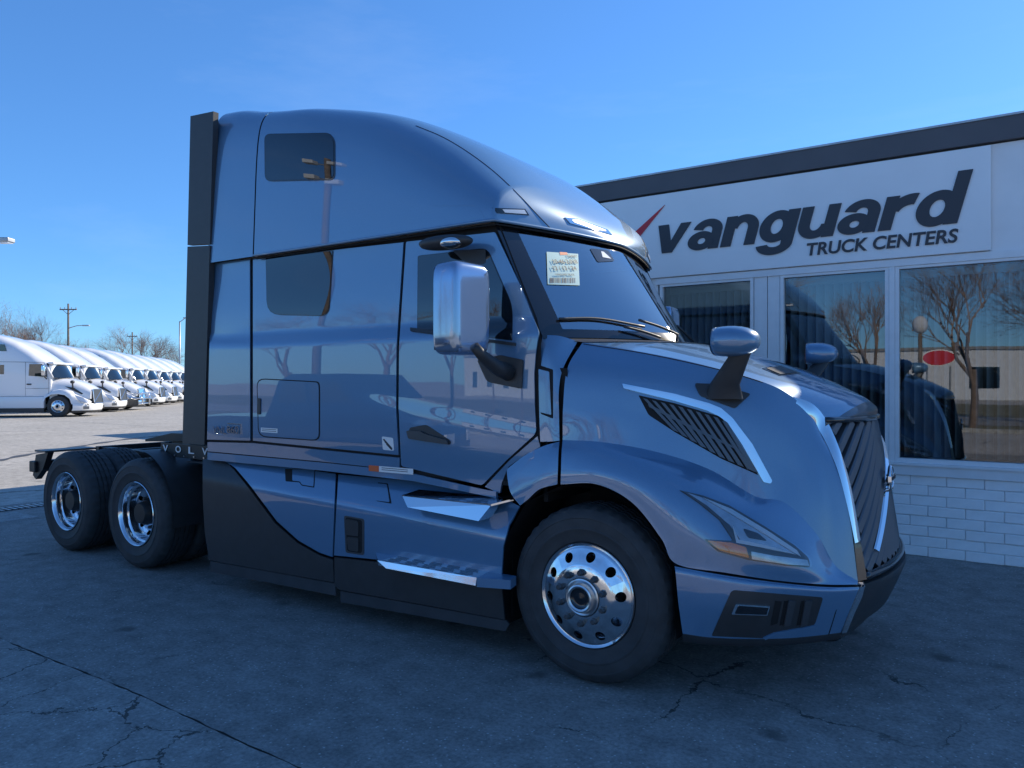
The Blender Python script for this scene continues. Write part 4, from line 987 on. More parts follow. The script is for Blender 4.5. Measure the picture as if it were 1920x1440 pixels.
patch('front_fairing_trim', [(627, 1045), (700, 1053), (740, 1058), (850, 1082), (940, 1098), (946, 1162), (800, 1135), (636, 1106), (627, 1098)], SKIRT, .0, 'black', T, step=5)
patch('fairing_lip', [(636, 1109), (800, 1138), (947, 1165), (952, 1172), (945, 1185), (800, 1159), (636, 1130)], SKIRT, -.012, 'grey_plastic', T, step=20)
MB().box(-3.56, -.60, -1.07, -.6, .25, 1.0).build('fairing_backing', 'dark', T, False, True)
patch('service_flap_gap', rnd([(535, 880), (592, 878), (590, 915), (566, 911), (562, 905), (536, 903)], 2), SKIRT, .0048, 'dark', T, .0005, 14)
patch('service_flap', rnd([(549, 881), (590.5, 880), (588.5, 913), (567, 909.5), (563.5, 903.5), (549, 902)], 2), SKIRT, .007, 'paint', T, .003, 14)
patch('service_flap_gap', rnd([(709, 905), (728, 907), (735, 945), (706, 940)], 2), SKIRT, .0048, 'dark', T, .0005, 14)
patch('service_flap', rnd([(707, 907), (726.5, 909), (731.5, 942.5), (703, 939)], 3), SKIRT, .008, 'paint', T, .003, 14)
patch('filler_pocket', rnd([(646, 966), (684, 973), (684, 1041), (649, 1036)], 5), SKIRT, .0055, 'grey_plastic', T, .002, 14)
patch('filler_hollow', rnd([(649, 969), (680, 975), (680, 1037), (652, 1033)], 5), SKIRT, .0065, 'dark', T, .001, 14)
patch('filler_flap', rnd([(650, 972), (674, 977), (674, 1005), (650, 1002)], 4), SKIRT, .012, 'black', T, .005, 14)
patch('filler_flap', rnd([(652, 1006), (674, 1008), (674, 1034), (655, 1031)], 4), SKIRT, .012, 'black', T, .005, 14)
# steps
q4 = [W(754, 929, -1.30), W(921, 947, -1.30), W(897, 977, -1.335), W(764, 951, -1.335)]
add('upper_step', q4+[Vector((p.x, -1.20, p.z)) for p in q4], [(3, 2, 1, 0), (4, 5, 6, 7), (0, 1, 5, 4), (1, 2, 6, 5), (2, 3, 7, 6), (3, 0, 4, 7)], 'chrome', T, False, None, True)
a, c = W(754, 929, -1.30), W(921, 946, -1.30)
V = [(a.x, -1.302, a.z+.002), (c.x, -1.302, c.z+.002), (c.x+.09, -1.19, c.z+.03), (a.x+.05, -1.19, a.z+.03)]
tr = add('step_tread', V+[(x, y, z-.012) for x, y, z in V], [(0, 1, 2, 3), (4, 7, 6, 5), (0, 4, 5, 1), (1, 5, 6, 2), (2, 6, 7, 3), (3, 7, 4, 0)], 'alu', T, False, None, True)
def slots(V, nxs, nys, parent):
    b = MB(); P = [Vector(v) for v in V]
    for j in range(nys):
        for i in range(nxs):
            s0 = (i+.10+.12*(j % 2))/(nxs+.3); s1 = (i+.78+.12*(j % 2))/(nxs+.3); t0 = (j+.38)/nys; t1 = (j+.64)/nys
            q = lambda s_, t: (P[0]*(1-s_)+P[1]*s_)*(1-t)+(P[3]*(1-s_)+P[2]*s_)*t+Vector((0, 0, .003))
            b.raw([q(s0, t0), q(s1, t0), q(s1, t1), q(s0, t1)], [(0, 1, 2, 3)])
    return b.build('tread_slots', 'dark', parent, False, False)
slots(V, 4, 6, tr)
a, c = W(713, 1050, -1.36), W(897, 1082, -1.36); e = W(935, 1088, -1.33)
z0, z1 = a.z, c.z
q4 = [Vector((a.x-.01, -1.378, a.z)), Vector((c.x, -1.378, c.z)), Vector((c.x, -1.39, c.z-.045)), Vector((a.x+.08, -1.39, a.z-.038))]
add('lower_step', q4+[Vector((p.x, -1.375, p.z)) for p in q4], [(3, 2, 1, 0), (4, 5, 6, 7), (0, 1, 5, 4), (1, 2, 6, 5), (2, 3, 7, 6), (3, 0, 4, 7)], 'chrome', T, False, None, True)
V = [(a.x, -1.376, a.z-.002), (c.x, -1.376, c.z-.002), (c.x+.005, -1.255, c.z+.012), (a.x+.06, -1.255, a.z+.012)]
tr = add('step_tread', V+[(x, y, z-.03) for x, y, z in V], [(0, 1, 2, 3), (4, 7, 6, 5), (0, 4, 5, 1), (1, 5, 6, 2), (2, 6, 7, 3), (3, 7, 4, 0)], 'alu', T, False, None, True)
slots(V, 5, 5, tr)
V = [(c.x+.002, -1.38, c.z), (c.x+.20, -1.31, c.z), (c.x+.20, -1.25, c.z+.012), (c.x+.002, -1.25, c.z+.012)]
add('step_end', V+[(x, y, z-.055) for x, y, z in V], [(0, 1, 2, 3), (4, 7, 6, 5), (0, 4, 5, 1), (1, 5, 6, 2), (2, 6, 7, 3), (3, 7, 4, 0)], 'paint', T, False, None, True)
V = [(a.x-.14, -1.26, a.z+.012), (a.x-.002, -1.376, a.z-.004), (a.x+.058, -1.255, a.z+.012)]
add('step_nose', V+[(x, y, z-.03) for x, y, z in V], [(0, 1, 2), (5, 4, 3), (0, 3, 4, 1), (1, 4, 5, 2), (2, 5, 3, 0)], 'paint', T, False, None, True)

# wheels ---------------------------------------------------------------------------
TY = [(0.0, .297), (-.012, .305), (-.020, .33), (-.0285, .372), (-.0325, .376), (-.0325, .384), (-.0295, .388), (-.0295, .425), (-.028, .437), (-.031, .440), (-.029, .448), (-.024, .458), (-.004, .487), (.018, .500), (.024, .502), (.030, .5045)]
def tyre_prof(w_=.285):
    pr = list(TY); y = .03
    for k in range(4):
        y0 = .030+(w_-.06)*(k+1)/5
        pr += [(y0-.007, .5075), (y0-.0065, .494), (y0+.0065, .494), (y0+.007, .5075)]
    pr += [(w_-.030, .5045)]+[(w_-a, r_) for a, r_ in reversed(TY[:-1])]
    return pr
TYRE = MB().lathe(tyre_prof(), 120, 'y')
for i_, v in enumerate(TYRE.V):
    r_ = math.hypot(v.x, v.z); k_ = i_ % 120
    if r_ > .4995 and k_ % 3 == 0 : f_ = (r_-.009)/r_; v.x *= f_; v.z *= f_
tyre_me = mesh('wheel', TYRE.V, TYRE.F, True); tyre_me.materials.append(M['tyre']); tyre_me.set_sharp_from_angle(angle=R(35))
def holed_disc(b, r0, r1, y_of, n=10, hr=.030, ph=0.0):
    rc = (r0+r1)/2
    for k in range(n):
        a0 = ph+2*math.pi*k/n; da = math.pi/n; ca = math.atan2(rc*da, r1-rc); inn = []; out = []
        an_ = sorted([2*math.pi*j/20 for j in range(20)]+[ca, math.pi-ca, math.pi+ca, 2*math.pi-ca]); N_ = len(an_)
        for t in an_:
            dx, dy = math.cos(t), math.sin(t)        # dx radial, dy tangential
            hx_, hy_ = hr*dx, hr*dy
            sc = min((r1-rc)/abs(dx) if abs(dx) > 1e-6 else 9, (rc*da)/abs(dy) if abs(dy) > 1e-6 else 9)
            for lst, (p, q) in ((inn, (hx_, hy_)), (out, (dx*sc, dy*sc))):
                r_ = rc+p; an = a0+q/rc; lst.append((r_*math.cos(an), y_of(r_), r_*math.sin(an)))
        inn2 = [(x, y+.02, z) for x, y, z in inn]
        b.raw(inn+out+inn2, [(j, (j+1) % N_, N_+(j+1) % N_, N_+j) for j in range(N_)]+[(j, 2*N_+j, 2*N_+(j+1) % N_, (j+1) % N_) for j in range(N_)])
# steer wheel: disc bulges outward
fy = lambda r_: -.018-.045*ss(.285, .17, r_)
bR = MB().lathe([(.02, .262), (.012, .29), (-.014, .2985), (-.020, .294), (-.012, .284), (-.010, .280)], 64, 'y').lathe([(fy(.28)+.008, .280), (fy(.275), .272), (fy(.262), .262)], 64, 'y')
holed_disc(bR, .196, .262, fy, 10, .028, R(8))
bR.lathe([(fy(.196), .196), (fy(.186), .188), (-.066, .178), (-.066, .110), (-.050, .108)], 64, 'y').lathe([(.03, .285), (.03, .10)], 48, 'y')
frim_me = mesh('rim', bR.V, bR.F, True); frim_me.materials.append(M['alu']); frim_me.set_sharp_from_angle(angle=R(38))
bH = MB().lathe([(-.050, .108), (-.072, .106), (-.075, .098), (-.068, .082), (-.100, .078), (-.104, .070), (-.098, .060)], 40, 'y')
fhub_me = mesh('hub', bH.V, bH.F, True); fhub_me.materials.append(M['satin']); fhub_me.set_sharp_from_angle(angle=R(38))
bH = MB().lathe([(-.098, .061), (-.084, .058), (-.086, .03), (-.09, .0)], 32, 'y'); fcap_me = mesh('hub_cap', bH.V, bH.F, True); fcap_me.materials.append(M['gloss_black'])
bN = MB().lathe([(0, .021), (-.012, .021), (-.013, .017), (-.036, .016), (-.041, .012), (-.041, 0)], 6, 'y'); nut_me = mesh('lug_nut', bN.V, bN.F); nut_me.materials.append(M['grey_plastic'])
# drive wheel: deep dish
bD = MB().lathe([(.0, .286), (-.016, .2985), (-.021, .293), (-.012, .281), (.010, .272), (.050, .268), (.056, .256), (.062, .250), (.115, .246), (.128, .238)], 64, 'y')
fy2 = lambda r_: .128+.02*ss(.235, .19, r_)
holed_disc(bD, .182, .238, fy2, 10, .024, R(5)); bD.lathe([(fy2(.182), .182), (.146, .172), (.146, .10)], 48, 'y')
drim_me = mesh('rim', bD.V, bD.F, True); drim_me.materials.append(M['alu']); drim_me.set_sharp_from_angle(angle=R(38))
bH = MB().lathe([(.15, .115), (.10, .112), (.03, .098), (.02, .09), (.018, 0)], 40, 'y'); dhub_me = mesh('hub', bH.V, bH.F, True); dhub_me.materials.append(M['chassis']); dhub_me.set_sharp_from_angle(angle=R(38))
def child(nm, me, parent, loc=(0, 0, 0), rot=(0, 0, 0)):
    o = bpy.data.objects.new(nm, me); COL.objects.link(o); o.parent = parent; o.location = loc; o.rotation_euler = rot; return o
TR = .5075
def wheel(x, y, side, kind, parent=T, mats=None):
    """side -1: right of the truck (outer face at -y)"""
    wh = child('wheel', tyre_me, parent, (x, y, TR), (0, random.uniform(0, 6) if kind == 'inner' else 0, 0 if side < 0 else math.pi))
    if kind == 'steer':
        child('rim', frim_me, wh); child('hub', fhub_me, wh); child('hub_cap', fcap_me, wh); rn, yo = .143, -.066
    elif kind == 'drive':
        child('rim', drim_me, wh); child('hub', dhub_me, wh); rn, yo = .143, .146
    else: return wh
    for k in range(10):
        a = 2*math.pi*(k+.5)/10; child('lug_nut', nut_me, wh, (rn*math.cos(a), yo, rn*math.sin(a)))
    return wh
wheel(0.0, -1.195, -1, 'steer'); wheel(0.0, 1.195, 1, 'steer')
for x in (-4.70, -6.0):
    wheel(x, -1.195, -1, 'drive'); wheel(x, 1.195, 1, 'drive'); wheel(x, -.855, -1, 'inner'); wheel(x, .855, 1, 'inner')
    MB().tube([(x, -.95, .5), (x, .95, .5)], .09, 12).build('axle', 'chassis', T, True)
    MB().lathe([(-.2, .0), (-.2, .14), (0, .20), (.2, .14), (.2, .0)], 16, 'x', (x, 0, .5)).build('differential', 'chassis', T, True)
MB().tube([(0, -.9, .45), (0, .9, .45)], .06, 10).build('axle', 'chassis', T, True)
# frame rails, deck, fifth wheel, rear crossmember
for sy in (-1, 1): MB().box(-6.75, 1.0, sy*.43-.045, sy*.43+.045, .70, .97).build('frame_rail', 'chassis', T)
for x in (-6.5, -5.35, -4.1, -2.5): MB().box(x-.05, x+.05, -.385, .385, .74, .94).build('crossmember', 'chassis', T)
MB().box(-4.3, -3.66, -.95, .95, .985, 1.0).build('deck_plate', 'grey_plastic', T)
MB().prism([(-5.85, 1.10), (-5.35, 1.185), (-4.95, 1.185), (-4.72, 1.15), (-4.72, 1.13), (-5.85, 1.075)], -.46, .46).build('fifth_wheel', 'chassis', T)
for sy in (-1, 1): MB().box(-5.4, -5.1, sy*.36-.06, sy*.36+.06, .97, 1.10).build('fifth_wheel_mount', 'chassis', T)
MB().box(-6.82, -6.75, -.5, .5, .68, .98).build('rear_crossmember', 'chassis', T)
MB().box(-6.95, -6.82, -1.15, -.55, .74, .86, .01).build('tail_lamp_bar', 'chassis', T, False, True)
for y in (-1.05, -.85): MB().lathe([(-.0, .0), (.0, .05), (.02, .05)], 20, 'x', (-6.955, y, .80)).build('tail_lamp', 'red_lens', T, True, True)
MB().prism([(-6.58, .97), (-6.86, .93), (-6.93, .70), (-6.86, .66), (-6.70, .78)], -1.12, -1.06).build('mud_flap_bracket', 'chassis', T, False, True)
MB().box(-6.84, -6.60, -1.14, -.60, .965, .985).build('light_bar_top', 'grey_plastic', T, False, True)
# quarter fender ahead of the drive wheels
V = []
for i in range(15):
    a = R(5+95*i/14); r_ = .575
    for y in (-1.19, -.62): V.append((-4.70+r_*math.cos(a-R(12)), y, .5075+r_*math.sin(a-R(12))))
b = MB().raw(V, gridfaces(15, 2)).raw([(x, y, z) for x, y, z in [((v[0]+4.70)*1.02-4.70, v[1], (v[2]-.5075)*1.02+.5075) for v in V]], gridfaces(15, 2))
b.build('quarter_fender', 'black', T, True, True)
# lettered plate over the frame
pz = W(316, 858, -.98)
lp = MB().box(-4.64, -3.72, -1.0, -.985, 1.03, 1.155).build('letter_plate', 'chassis', T)
for k, ch in enumerate('VOLVO'): text('plate_letter', ch, (-4.60+k*.205, -1.003, 1.075), (1, 0, 0), (0, 0, 1), .085, .062, 'white', lp, 0, .016, .003)
for k in range(6): MB().lathe([(0, 0), (0, .009), (.006, .009)], 10, 'y', (-4.56+.15*k, -1.006, 1.047)).build('rivet', 'satin', lp)
MB().box(-4.35, -3.75, -.9, -.45, 1.0, 1.27, .02).build('air_tank_box', 'chassis', T)
for k in range(3): MB().tube([(-3.64, -.3+.12*k, 1.7), (-3.95, -.3+.12*k, 1.45), (-4.1, -.25+.1*k, 1.05)], .014, 6).build('air_hose', 'chassis', T, True)
print('patch misses', ROOF.miss, HOOD.miss, FEND.miss, BUMP.miss, WSURF.miss, CSD.miss)
# ------------------------------------------------------------------ row of white trucks across the yard
WT_H = [(-4.0, 3.98), (-3.2, 3.96), (-2.5, 3.80), (-1.9, 3.56), (-1.3, 3.22), (-.85, 2.92), (-.55, 2.70), (-.36, 2.58)]
def white_truck(variant=0):
    t = empty('parked_truck')
    xs = np.linspace(-4.0, -.36, 34); V = []; ns = 14
    for x in xs:
        H = np.interp(x, [a for a, b in WT_H], [b for a, b in WT_H]); n = 5.5-2.2*ss(-2.2, -.5, x); w_ = 1.21-.10*ss(-1.2, -.36, x)
        row = [(x, -w_, .98)]+[(x, -w_*math.copysign(abs(math.cos(th))**(2/n), math.cos(th))*(1-.05*abs(math.sin(th))**1.5), 1.9+(H-1.9)*abs(math.sin(th))**(2/n)) for th in np.linspace(0, math.pi, 2*ns+1)]+[(x, w_, .98)]
        V += row
    k = 2*ns+3; add('cab_body', V, gridfaces(34, k)+[tuple(range(k)), tuple(range(33*k, 34*k))], 'wpaint', t, True).data.set_sharp_from_angle(angle=R(45))
    MB().box(-.5, -.25, -1.08, 1.08, 2.50, 2.60, .03).build('sun_visor', 'wpaint', t, True, angle=40)
    V = []
    for i in range(6):
        for j in range(21):
            q = -1+2*j/20; f = i/5; V.append((-.30-.06*f-.25*q*q+(.36)*(1-f)*(1-.35*q*q), 1.10*q, 1.86+.70*f))
    add('windshield', V, gridfaces(6, 21), 'dark_glass', t, True)
    MB().tube([(-.28, -1.09, 1.86), (-.62, -1.12, 2.56)], .05, 6).build('pillar', 'wpaint', t, True, True)
    for poly, nm in (([(-1.28, 1.95), (-.50, 1.90), (-.52, 2.18), (-.72, 2.50), (-1.25, 2.50)], 'door_window'), ([(-3.05, 2.02), (-2.35, 2.02), (-2.35, 2.46), (-3.05, 2.46)], 'sleeper_window'), ([(-3.2, 3.1), (-2.25, 3.1), (-2.35, 3.42), (-3.2, 3.45)], 'bunk_window')):
        MB().prism(poly, -1.216 if nm != 'bunk_window' else -1.19, -1.15).build(nm, 'dark_glass', t, False, True)
    for a, c in (((-1.42, 1.0), (-1.42, 2.6)), ((-.42, 1.1), (-.42, 1.85)), ((-1.42, 1.35), (-.42, 1.35)), ((-3.6, 2.62), (-.6, 2.58))):
        MB().tube([(a[0], -1.208, a[1]), (c[0], -1.208, c[1])], .008, 4).build('panel_joint', 'wgrey', t, False, True)
    MB().box(-1.36, -1.16, -1.235, -1.205, 1.52, 1.58).build('door_handle', 'black', t, False, True)
    MB().box(-3.85, -.62, -1.22, -1.0, .42, .97, .03).build('side_fairing', 'wpaint', t, True, True)
    MB().box(-3.85, -.62, -1.20, -1.0, .24, .41).build('fairing_lip', 'black', t, False, True)
    # hood
    V = []; xs = np.linspace(-.42, 1.22, 20)
    for x in xs:
        f = (x+.42)/1.64; H = 1.90-.22*f-.34*f**3.2; w_ = 1.08-.42*f; n = 3.6
        V += [(x, -w_*math.copysign(abs(math.cos(th))**(2/n), math.cos(th)), .85+(H-.85)*abs(math.sin(th))**(2/n)) for th in np.linspace(0, math.pi, 25)]
    add('hood', V, gridfaces(20, 25)+[tuple(range(19*25, 20*25))], 'wpaint', t, True).data.set_sharp_from_angle(angle=R(50))
    # fenders
    V = []
    arch = [(-.66, .62, .98), (-.55, .90, 1.10), (-.30, 1.06, 1.25), (0, 1.09, 1.32), (.30, 1.04, 1.30), (.52, .86, 1.20), (.60, .60, 1.08), (.85, .58, .96), (1.12, .58, .82), (1.25, .58, .66)]
    for x, za, zt in arch:
        fr = ss(.5, 1.3, x); yo = 1.24-.38*fr
        V += [(x, -yo, za), (x, -yo, zt-.16), (x, -yo+.05, zt-.05), (x, -yo+.16, zt), (x, -.55, zt+.03)]
    add('fender', V, gridfaces(len(arch), 5), 'wpaint', t, True, None, True)
    V = []
    for z, o in ((.62, 0), (.58, .02), (.40, .02), (.30, -.03)):
        for j in range(25):
            q = -1+2*j/24; V.append((1.36-.72*abs(q)**3.2+o, 1.24*q, z))
    add('bumper', V, gridfaces(4, 25), 'chrome' if variant else 'wpaint', t, True)
    V = []
    for z, o in ((.30, -.03), (.20, -.08)):
        for j in range(25): q = -1+2*j/24; V.append((1.36-.72*abs(q)**3.2+o, 1.2*q, z))
    add('air_dam', V, gridfaces(2, 25), 'black', t, True)
    add('grille', [(1.25, -.50, 1.30), (1.25, .50, 1.30), (1.345, .50, .63), (1.345, -.50, .63)], [(0, 1, 2, 3)], 'black' if not variant else 'chrome', t)
    MB().tube([(1.262, -.50, 1.31), (1.262, .50, 1.31), (1.35, .50, .63), (1.35, -.50, .63), (1.262, -.50, 1.31)], .022, 5).build('grille_frame', 'chrome', t)
    MB().tube([(1.34, -.48, .70), (1.27, .48, 1.24)], .016, 5).build('grille_diagonal', 'chrome', t)
    add('headlamp', [(.72, -1.19, 1.04), (1.02, -1.0, .92), (1.20, -.86, .74), (1.18, -.93, .66), (.95, -1.10, .70), (.85, -1.165, .82)], [(0, 1, 2, 3, 4, 5)], 'lamp_grey', t, False, None, True)
    add('hood_vent', [(.18, -.945, 1.46), (.55, -.83, 1.38), (.92, -.735, 1.10), (.86, -.765, 1.06), (.50, -.865, 1.26)], [(0, 1, 2, 3, 4)], 'black', t, False, None, True)
    add('fog_pocket', [(1.06, -1.075, .50), (1.26, -.90, .50), (1.26, -.90, .36), (1.06, -1.075, .36)], [(0, 1, 2, 3)], 'wgrey', t, False, None, True)
    MB().box(-.62, -.50, -1.50, -1.27, 1.95, 2.45, .04).build('door_mirror', 'chrome', t, True, True)
    MB().tube([(-.5, -1.2, 1.8), (-.56, -1.36, 1.95)], .03, 6).build('mirror_arm', 'black', t, True, True)
    V, Fc = blob((.55, -1.0, 1.66), .09, .11, .08, 1); add('hood_mirror', V, Fc, 'black', t, True, None, True)
    MB().tube([(.5, -.83, 1.34), (.55, -1.0, 1.62)], .035, 6).build('hood_mirror_stalk', 'black', t, True, True)
    MB().prism([(x, z) for x, za, z in [(-.62, 0, .3), (-.5, 0, .9), (-.2, 0, 1.08), (.2, 0, 1.08), (.5, 0, .9), (.6, 0, .3)]], -1.0, 1.0).build('wheel_arch_liner', 'dark', t)
    for sy in (-1, 1): wheel_s(t, 0, sy*1.2, sy, 'steer')
    for x in (-4.9, -6.2):
        for sy in (-1, 1): wheel_s(t, x, sy*1.2, sy, 'drive')
    MB().box(-6.9, 1.0, -.5, .5, .6, .98).build('frame_rail', 'chassis', t)
    if variant:
        b = MB()
        for z in (.40, .72, 1.02): b.tube([(1.05, -1.1, z), (1.52, -.75, z), (1.56, 0, z), (1.52, .75, z), (1.05, 1.1, z)], .04, 6)
        for y in (-.6, .6): b.tube([(1.53, y, .3), (1.53, y, 1.1)], .045, 6)
        b.build('bull_bar', 'chrome', t, True)
        MB().prism([(.62, .28), (1.5, .28), (1.5, .64), (.62, .68)], -1.18, -1.14).build('bumper_guard', 'grey_plastic', t, False, True)
    return t
def wheel_s(t, x, y, sy, kind):
    wh = child('wheel', tyre_me, t, (x, y, TR), (0, 0, 0 if sy < 0 else math.pi)); child('rim', frim_me if kind == 'steer' else drim_me, wh); child('hub', fhub_me if kind == 'steer' else dhub_me, wh)
def copy_tree(o, parent=None):
    c = o.copy(); COL.objects.link(c); c.parent = parent
    for ch in list(o.children): copy_tree(ch, c)
    return c
HD = R(42)
spots = [(186, 770.5), (233, 763.5), (270, 760.5), (307, 755.0), (330, 752.2), (350, 749.6), (367, 747.5), (382, 745.8), (395, 744.4)]
wt0 = white_truck(0); wt3 = white_truck(1)
GRP = 'white trucks parked in a row across the yard'
for i, (u, v) in enumerate(spots):
    p = G(u, v, .25); o = wt3 if i == 2 else (wt0 if i == 0 else copy_tree(wt0))
    f = Vector((math.cos(HD), math.sin(HD), 0))
    q = p-f*1.36*1.05; sc_ = (1.05, 1.05, 1.02, 1.05, 1.06, 1.04, 1.05, 1.05, 1.05, 1.05)[i]; o.scale = (sc_, sc_, sc_); o.location = (q.x, q.y, 0.0); o.rotation_euler = (0, 0, HD+R((0, 1.6, -1, .8, 2.0, -.8, 1.4, 0, 0, 0)[i])); o['category'] = 'truck'; o['group'] = GRP
    if i == 0: o['label'] = 'white sleeper truck at the open end of the row with its front wheel in view'
    elif i == 2: o['label'] = 'white truck with chrome bull bar and grey bumper guard in the row'
    elif i == 1: o['label'] = 'white sleeper truck between the open end truck and the bull bar truck'
    elif i == 3: o['label'] = 'white sleeper truck parked directly beyond the bull bar truck'
    else: o['label'] = 'white sleeper truck deep in the row, well beyond the bull bar truck'

# ------------------------------------------------------------------ bare trees
def tree_mesh(seed, h=9.0, levels=6, spread=.55, droop=.0):
    rg = random.Random(seed); tb = MB(); cb = MB()
    def grow(p, d, ln, r_, lv):
        mid = p+d*ln*.5+Vector((rg.uniform(-1, 1), rg.uniform(-1, 1), rg.uniform(-.4, .6)))*ln*.07
        e = p+d*ln+Vector((rg.uniform(-1, 1), rg.uniform(-1, 1), 0))*ln*.06
        r2 = r_*.68
        if lv <= 1: tb.tube([p, mid, e], [r_, (r_+r2)/2, r2], 7, False)
        elif lv <= 3: cb.tube([p, mid, e], [r_, (r_+r2)/2, r2], 4, False)
        else: cb.tube([p, e], [r_, r2*.6], 3, False)
        if lv >= levels: return
        nch = 3 if lv < 2 else rg.choice((3, 4, 4))
        for k in range(nch):
            a = rg.uniform(0, 2*math.pi); sp = rg.uniform(.35, 1.0)*spread*(1.15 if lv else .9)
            ax = d.orthogonal().normalized(); ax.rotate(Matrix.Rotation(a+k*2.1, 3, d)); nd = d.copy(); nd.rotate(Matrix.Rotation(sp, 3, ax))
            nd = (nd+Vector((0, 0, .10-droop))).normalized(); st = p+(e-p)*rg.uniform(.55, 1.0) if lv else p+(e-p)*rg.uniform(.7, 1)
            grow(st, nd, ln*rg.uniform(.66, .90), r2*rg.uniform(.62, .9), lv+1)
    grow(Vector((0, 0, -.05)), Vector((rg.uniform(-.06, .06), rg.uniform(-.06, .06), 1)).normalized(), h*.22, h*.0135, 0)
    a = mesh('trunk', tb.V, tb.F, True); a.materials.append(M['bark']); c = mesh('crown', cb.V, cb.F, False); c.materials.append(M['twig'])
    return a, c
tms = [tree_mesh(3, 9, 6, .62), tree_mesh(11, 9, 6, .72), tree_mesh(23, 9, 6, .58)]
def tree(x, y, sc, k, rz, label, group):
    t = empty('bare_tree', (x, y, 0), rz, label, 'tree', group); t.scale = (sc*1.1, sc*1.1, sc)
    child('trunk', tms[k][0], t); child('crown', tms[k][1], t)
def far(u, d): a = (u-960)/FPX; q = CAMP+Vector((CS*a-SN, SN*a+CS, 0))*d; return q.x, q.y
lab = 'bare brown winter tree in the thicket around the tall utility pole'; lab3 = 'bare brown winter tree by the short utility pole beyond the white trucks'
for u, d, h, k in ((-40, 92, 12.6, 0), (8, 100, 13.4, 1), (40, 112, 11.6, 2), (68, 104, 12.2, 0), (100, 118, 11.0, 1), (132, 110, 9.6, 2), (158, 120, 8.8, 0), (238, 118, 11.6, 1), (268, 112, 11.2, 2), (300, 124, 9.6, 0), (330, 130, 9.0, 1)):
    x, y = far(u, d); tree(x, y, h/7.0, k, random.uniform(0, 6), lab if u < 200 else lab3, 'trees beyond the yard')
lab2 = 'bare street tree on the verge across the road, mirrored in glass and paint'
for x, y, h, k in ((-34, -27, 10, 0), (-25, -26, 11, 1), (-19, -23.5, 10, 2), (-13.5, -27, 9.5, 0), (-7.5, -22.5, 9.0, 1), (-3.6, -27, 9, 2), (.6, -22.0, 9.4, 0), (3.6, -25, 10, 1), (8, -26, 9, 2), (14, -24, 10, 0)):
    tree(x, y, h/8.3, k, random.uniform(0, 6), lab2, 'street trees on the verge')
# ------------------------------------------------------------------ poles
def utility_pole(u, d, ztop, label, arm=1.2, lampside=0):
    x, y = far(u, d); t = empty('utility_pole', (x, y, 0), math.atan2(SN, CS), label, 'pole')
    MB().tube([(0, 0, -.1), (0, 0, ztop)], [.16, .10], 8).build('post', 'wood', t, True)
    if arm: 
        MB().box(-arm, arm, -.06, .06, ztop-.75, ztop-.62).build('crossarm', 'wood', t)
        for q in (-arm*.92, -arm*.4, arm*.4, arm*.92): MB().tube([(q, 0, ztop-.62), (q, 0, ztop-.42)], .05, 6).build('insulator', 'steel', t)
        for s_ in (-1, 1): MB().tube([(s_*arm*.7, 0, ztop-.7), (0, 0, ztop-1.3)], .03, 4).build('brace', 'wood', t)
    if lampside:
        MB().tube([(0, 0, ztop-2.9), (lampside*1.0, 0, ztop-2.6), (lampside*1.9, 0, ztop-2.55)], .05, 6).build('lamp_arm', 'steel', t, True)
        MB().box(min(lampside*1.7, lampside*2.5), max(lampside*1.7, lampside*2.5), -.14, .14, ztop-2.65, ztop-2.5, .03).build('lamp_head', 'steel', t)
    return t
utility_pole(128, 88, 11.0, 'wooden utility pole with a crossarm rising above the left trees', 1.0, 1)
utility_pole(248, 120, 9.8, 'short wooden utility pole standing in front of the lone bare tree', .8)
x, y = far(337, 95); lp_ = empty('street_lamp', (x, y, 0), math.atan2(SN, CS), 'slim grey lamp post with an angled head beside the truck\'s black side panel', 'lamp post')
MB().tube([(0, 0, -.1), (0, 0, 9.5)], [.12, .08], 8).build('post', 'steel', lp_, True); MB().tube([(0, 0, 9.4), (.7, 0, 9.9)], .05, 6).build('arm', 'steel', lp_)
MB().box(.5, 1.1, -.2, .2, 9.85, 10.0, .03).build('lamp_head', 'steel', lp_)
x, y = far(-48, 24); fp_ = empty('flood_light', (x, y, 0), math.atan2(SN, CS), 'parking lot flood light with a pale head reaching in at the left edge', 'lamp post')
MB().tube([(0, 0, -.1), (0, 0, 6.4)], [.09, .06], 10).build('post', 'steel', fp_, True); MB().tube([(0, 0, 6.3), (.85, 0, 6.28)], .035, 6).build('arm', 'steel', fp_)
MB().box(.72, 1.20, -.18, .18, 6.22, 6.36, .03).build('lamp_head', 'steel', fp_); MB().box(.78, 1.16, -.14, .14, 6.195, 6.218).build('lamp_lens', 'lamp_white', fp_)
# flood light mast and globe lamp on the camera's side, seen as reflections
fm = empty('flood_mast', (-15, -12.5, 0), 0, 'tall wooden mast with four white flood heads, mirrored in the bunk window', 'lamp post')
MB().tube([(0, 0, -.1), (0, 0, 11)], [.12, .09], 8).build('post', 'wood', fm, True)
for sx, z in ((-.5, 9.2), (.5, 9.0), (-.5, 10.3), (.6, 10.4)):
    MB().box(sx-.26, sx+.26, .1, .35, z-.15, z+.15, .03).build('flood_head', 'concrete_wall', fm); MB().tube([(0, 0, z), (sx, .15, z)], .05, 5).build('arm', 'steel', fm)
gl_ = empty('globe_lamp', (-.6, -16, 0), 0, 'brown post lamp with a round white globe, mirrored in the office window', 'lamp post')
MB().tube([(0, 0, -.1), (0, 0, 3.3)], [.08, .06], 8).build('post', 'wood', gl_, True)
V, Fc = blob((0, 0, 3.6), .24, .24, .3, 1, p=2); add('globe', V, Fc, 'concrete_wall', gl_, True)
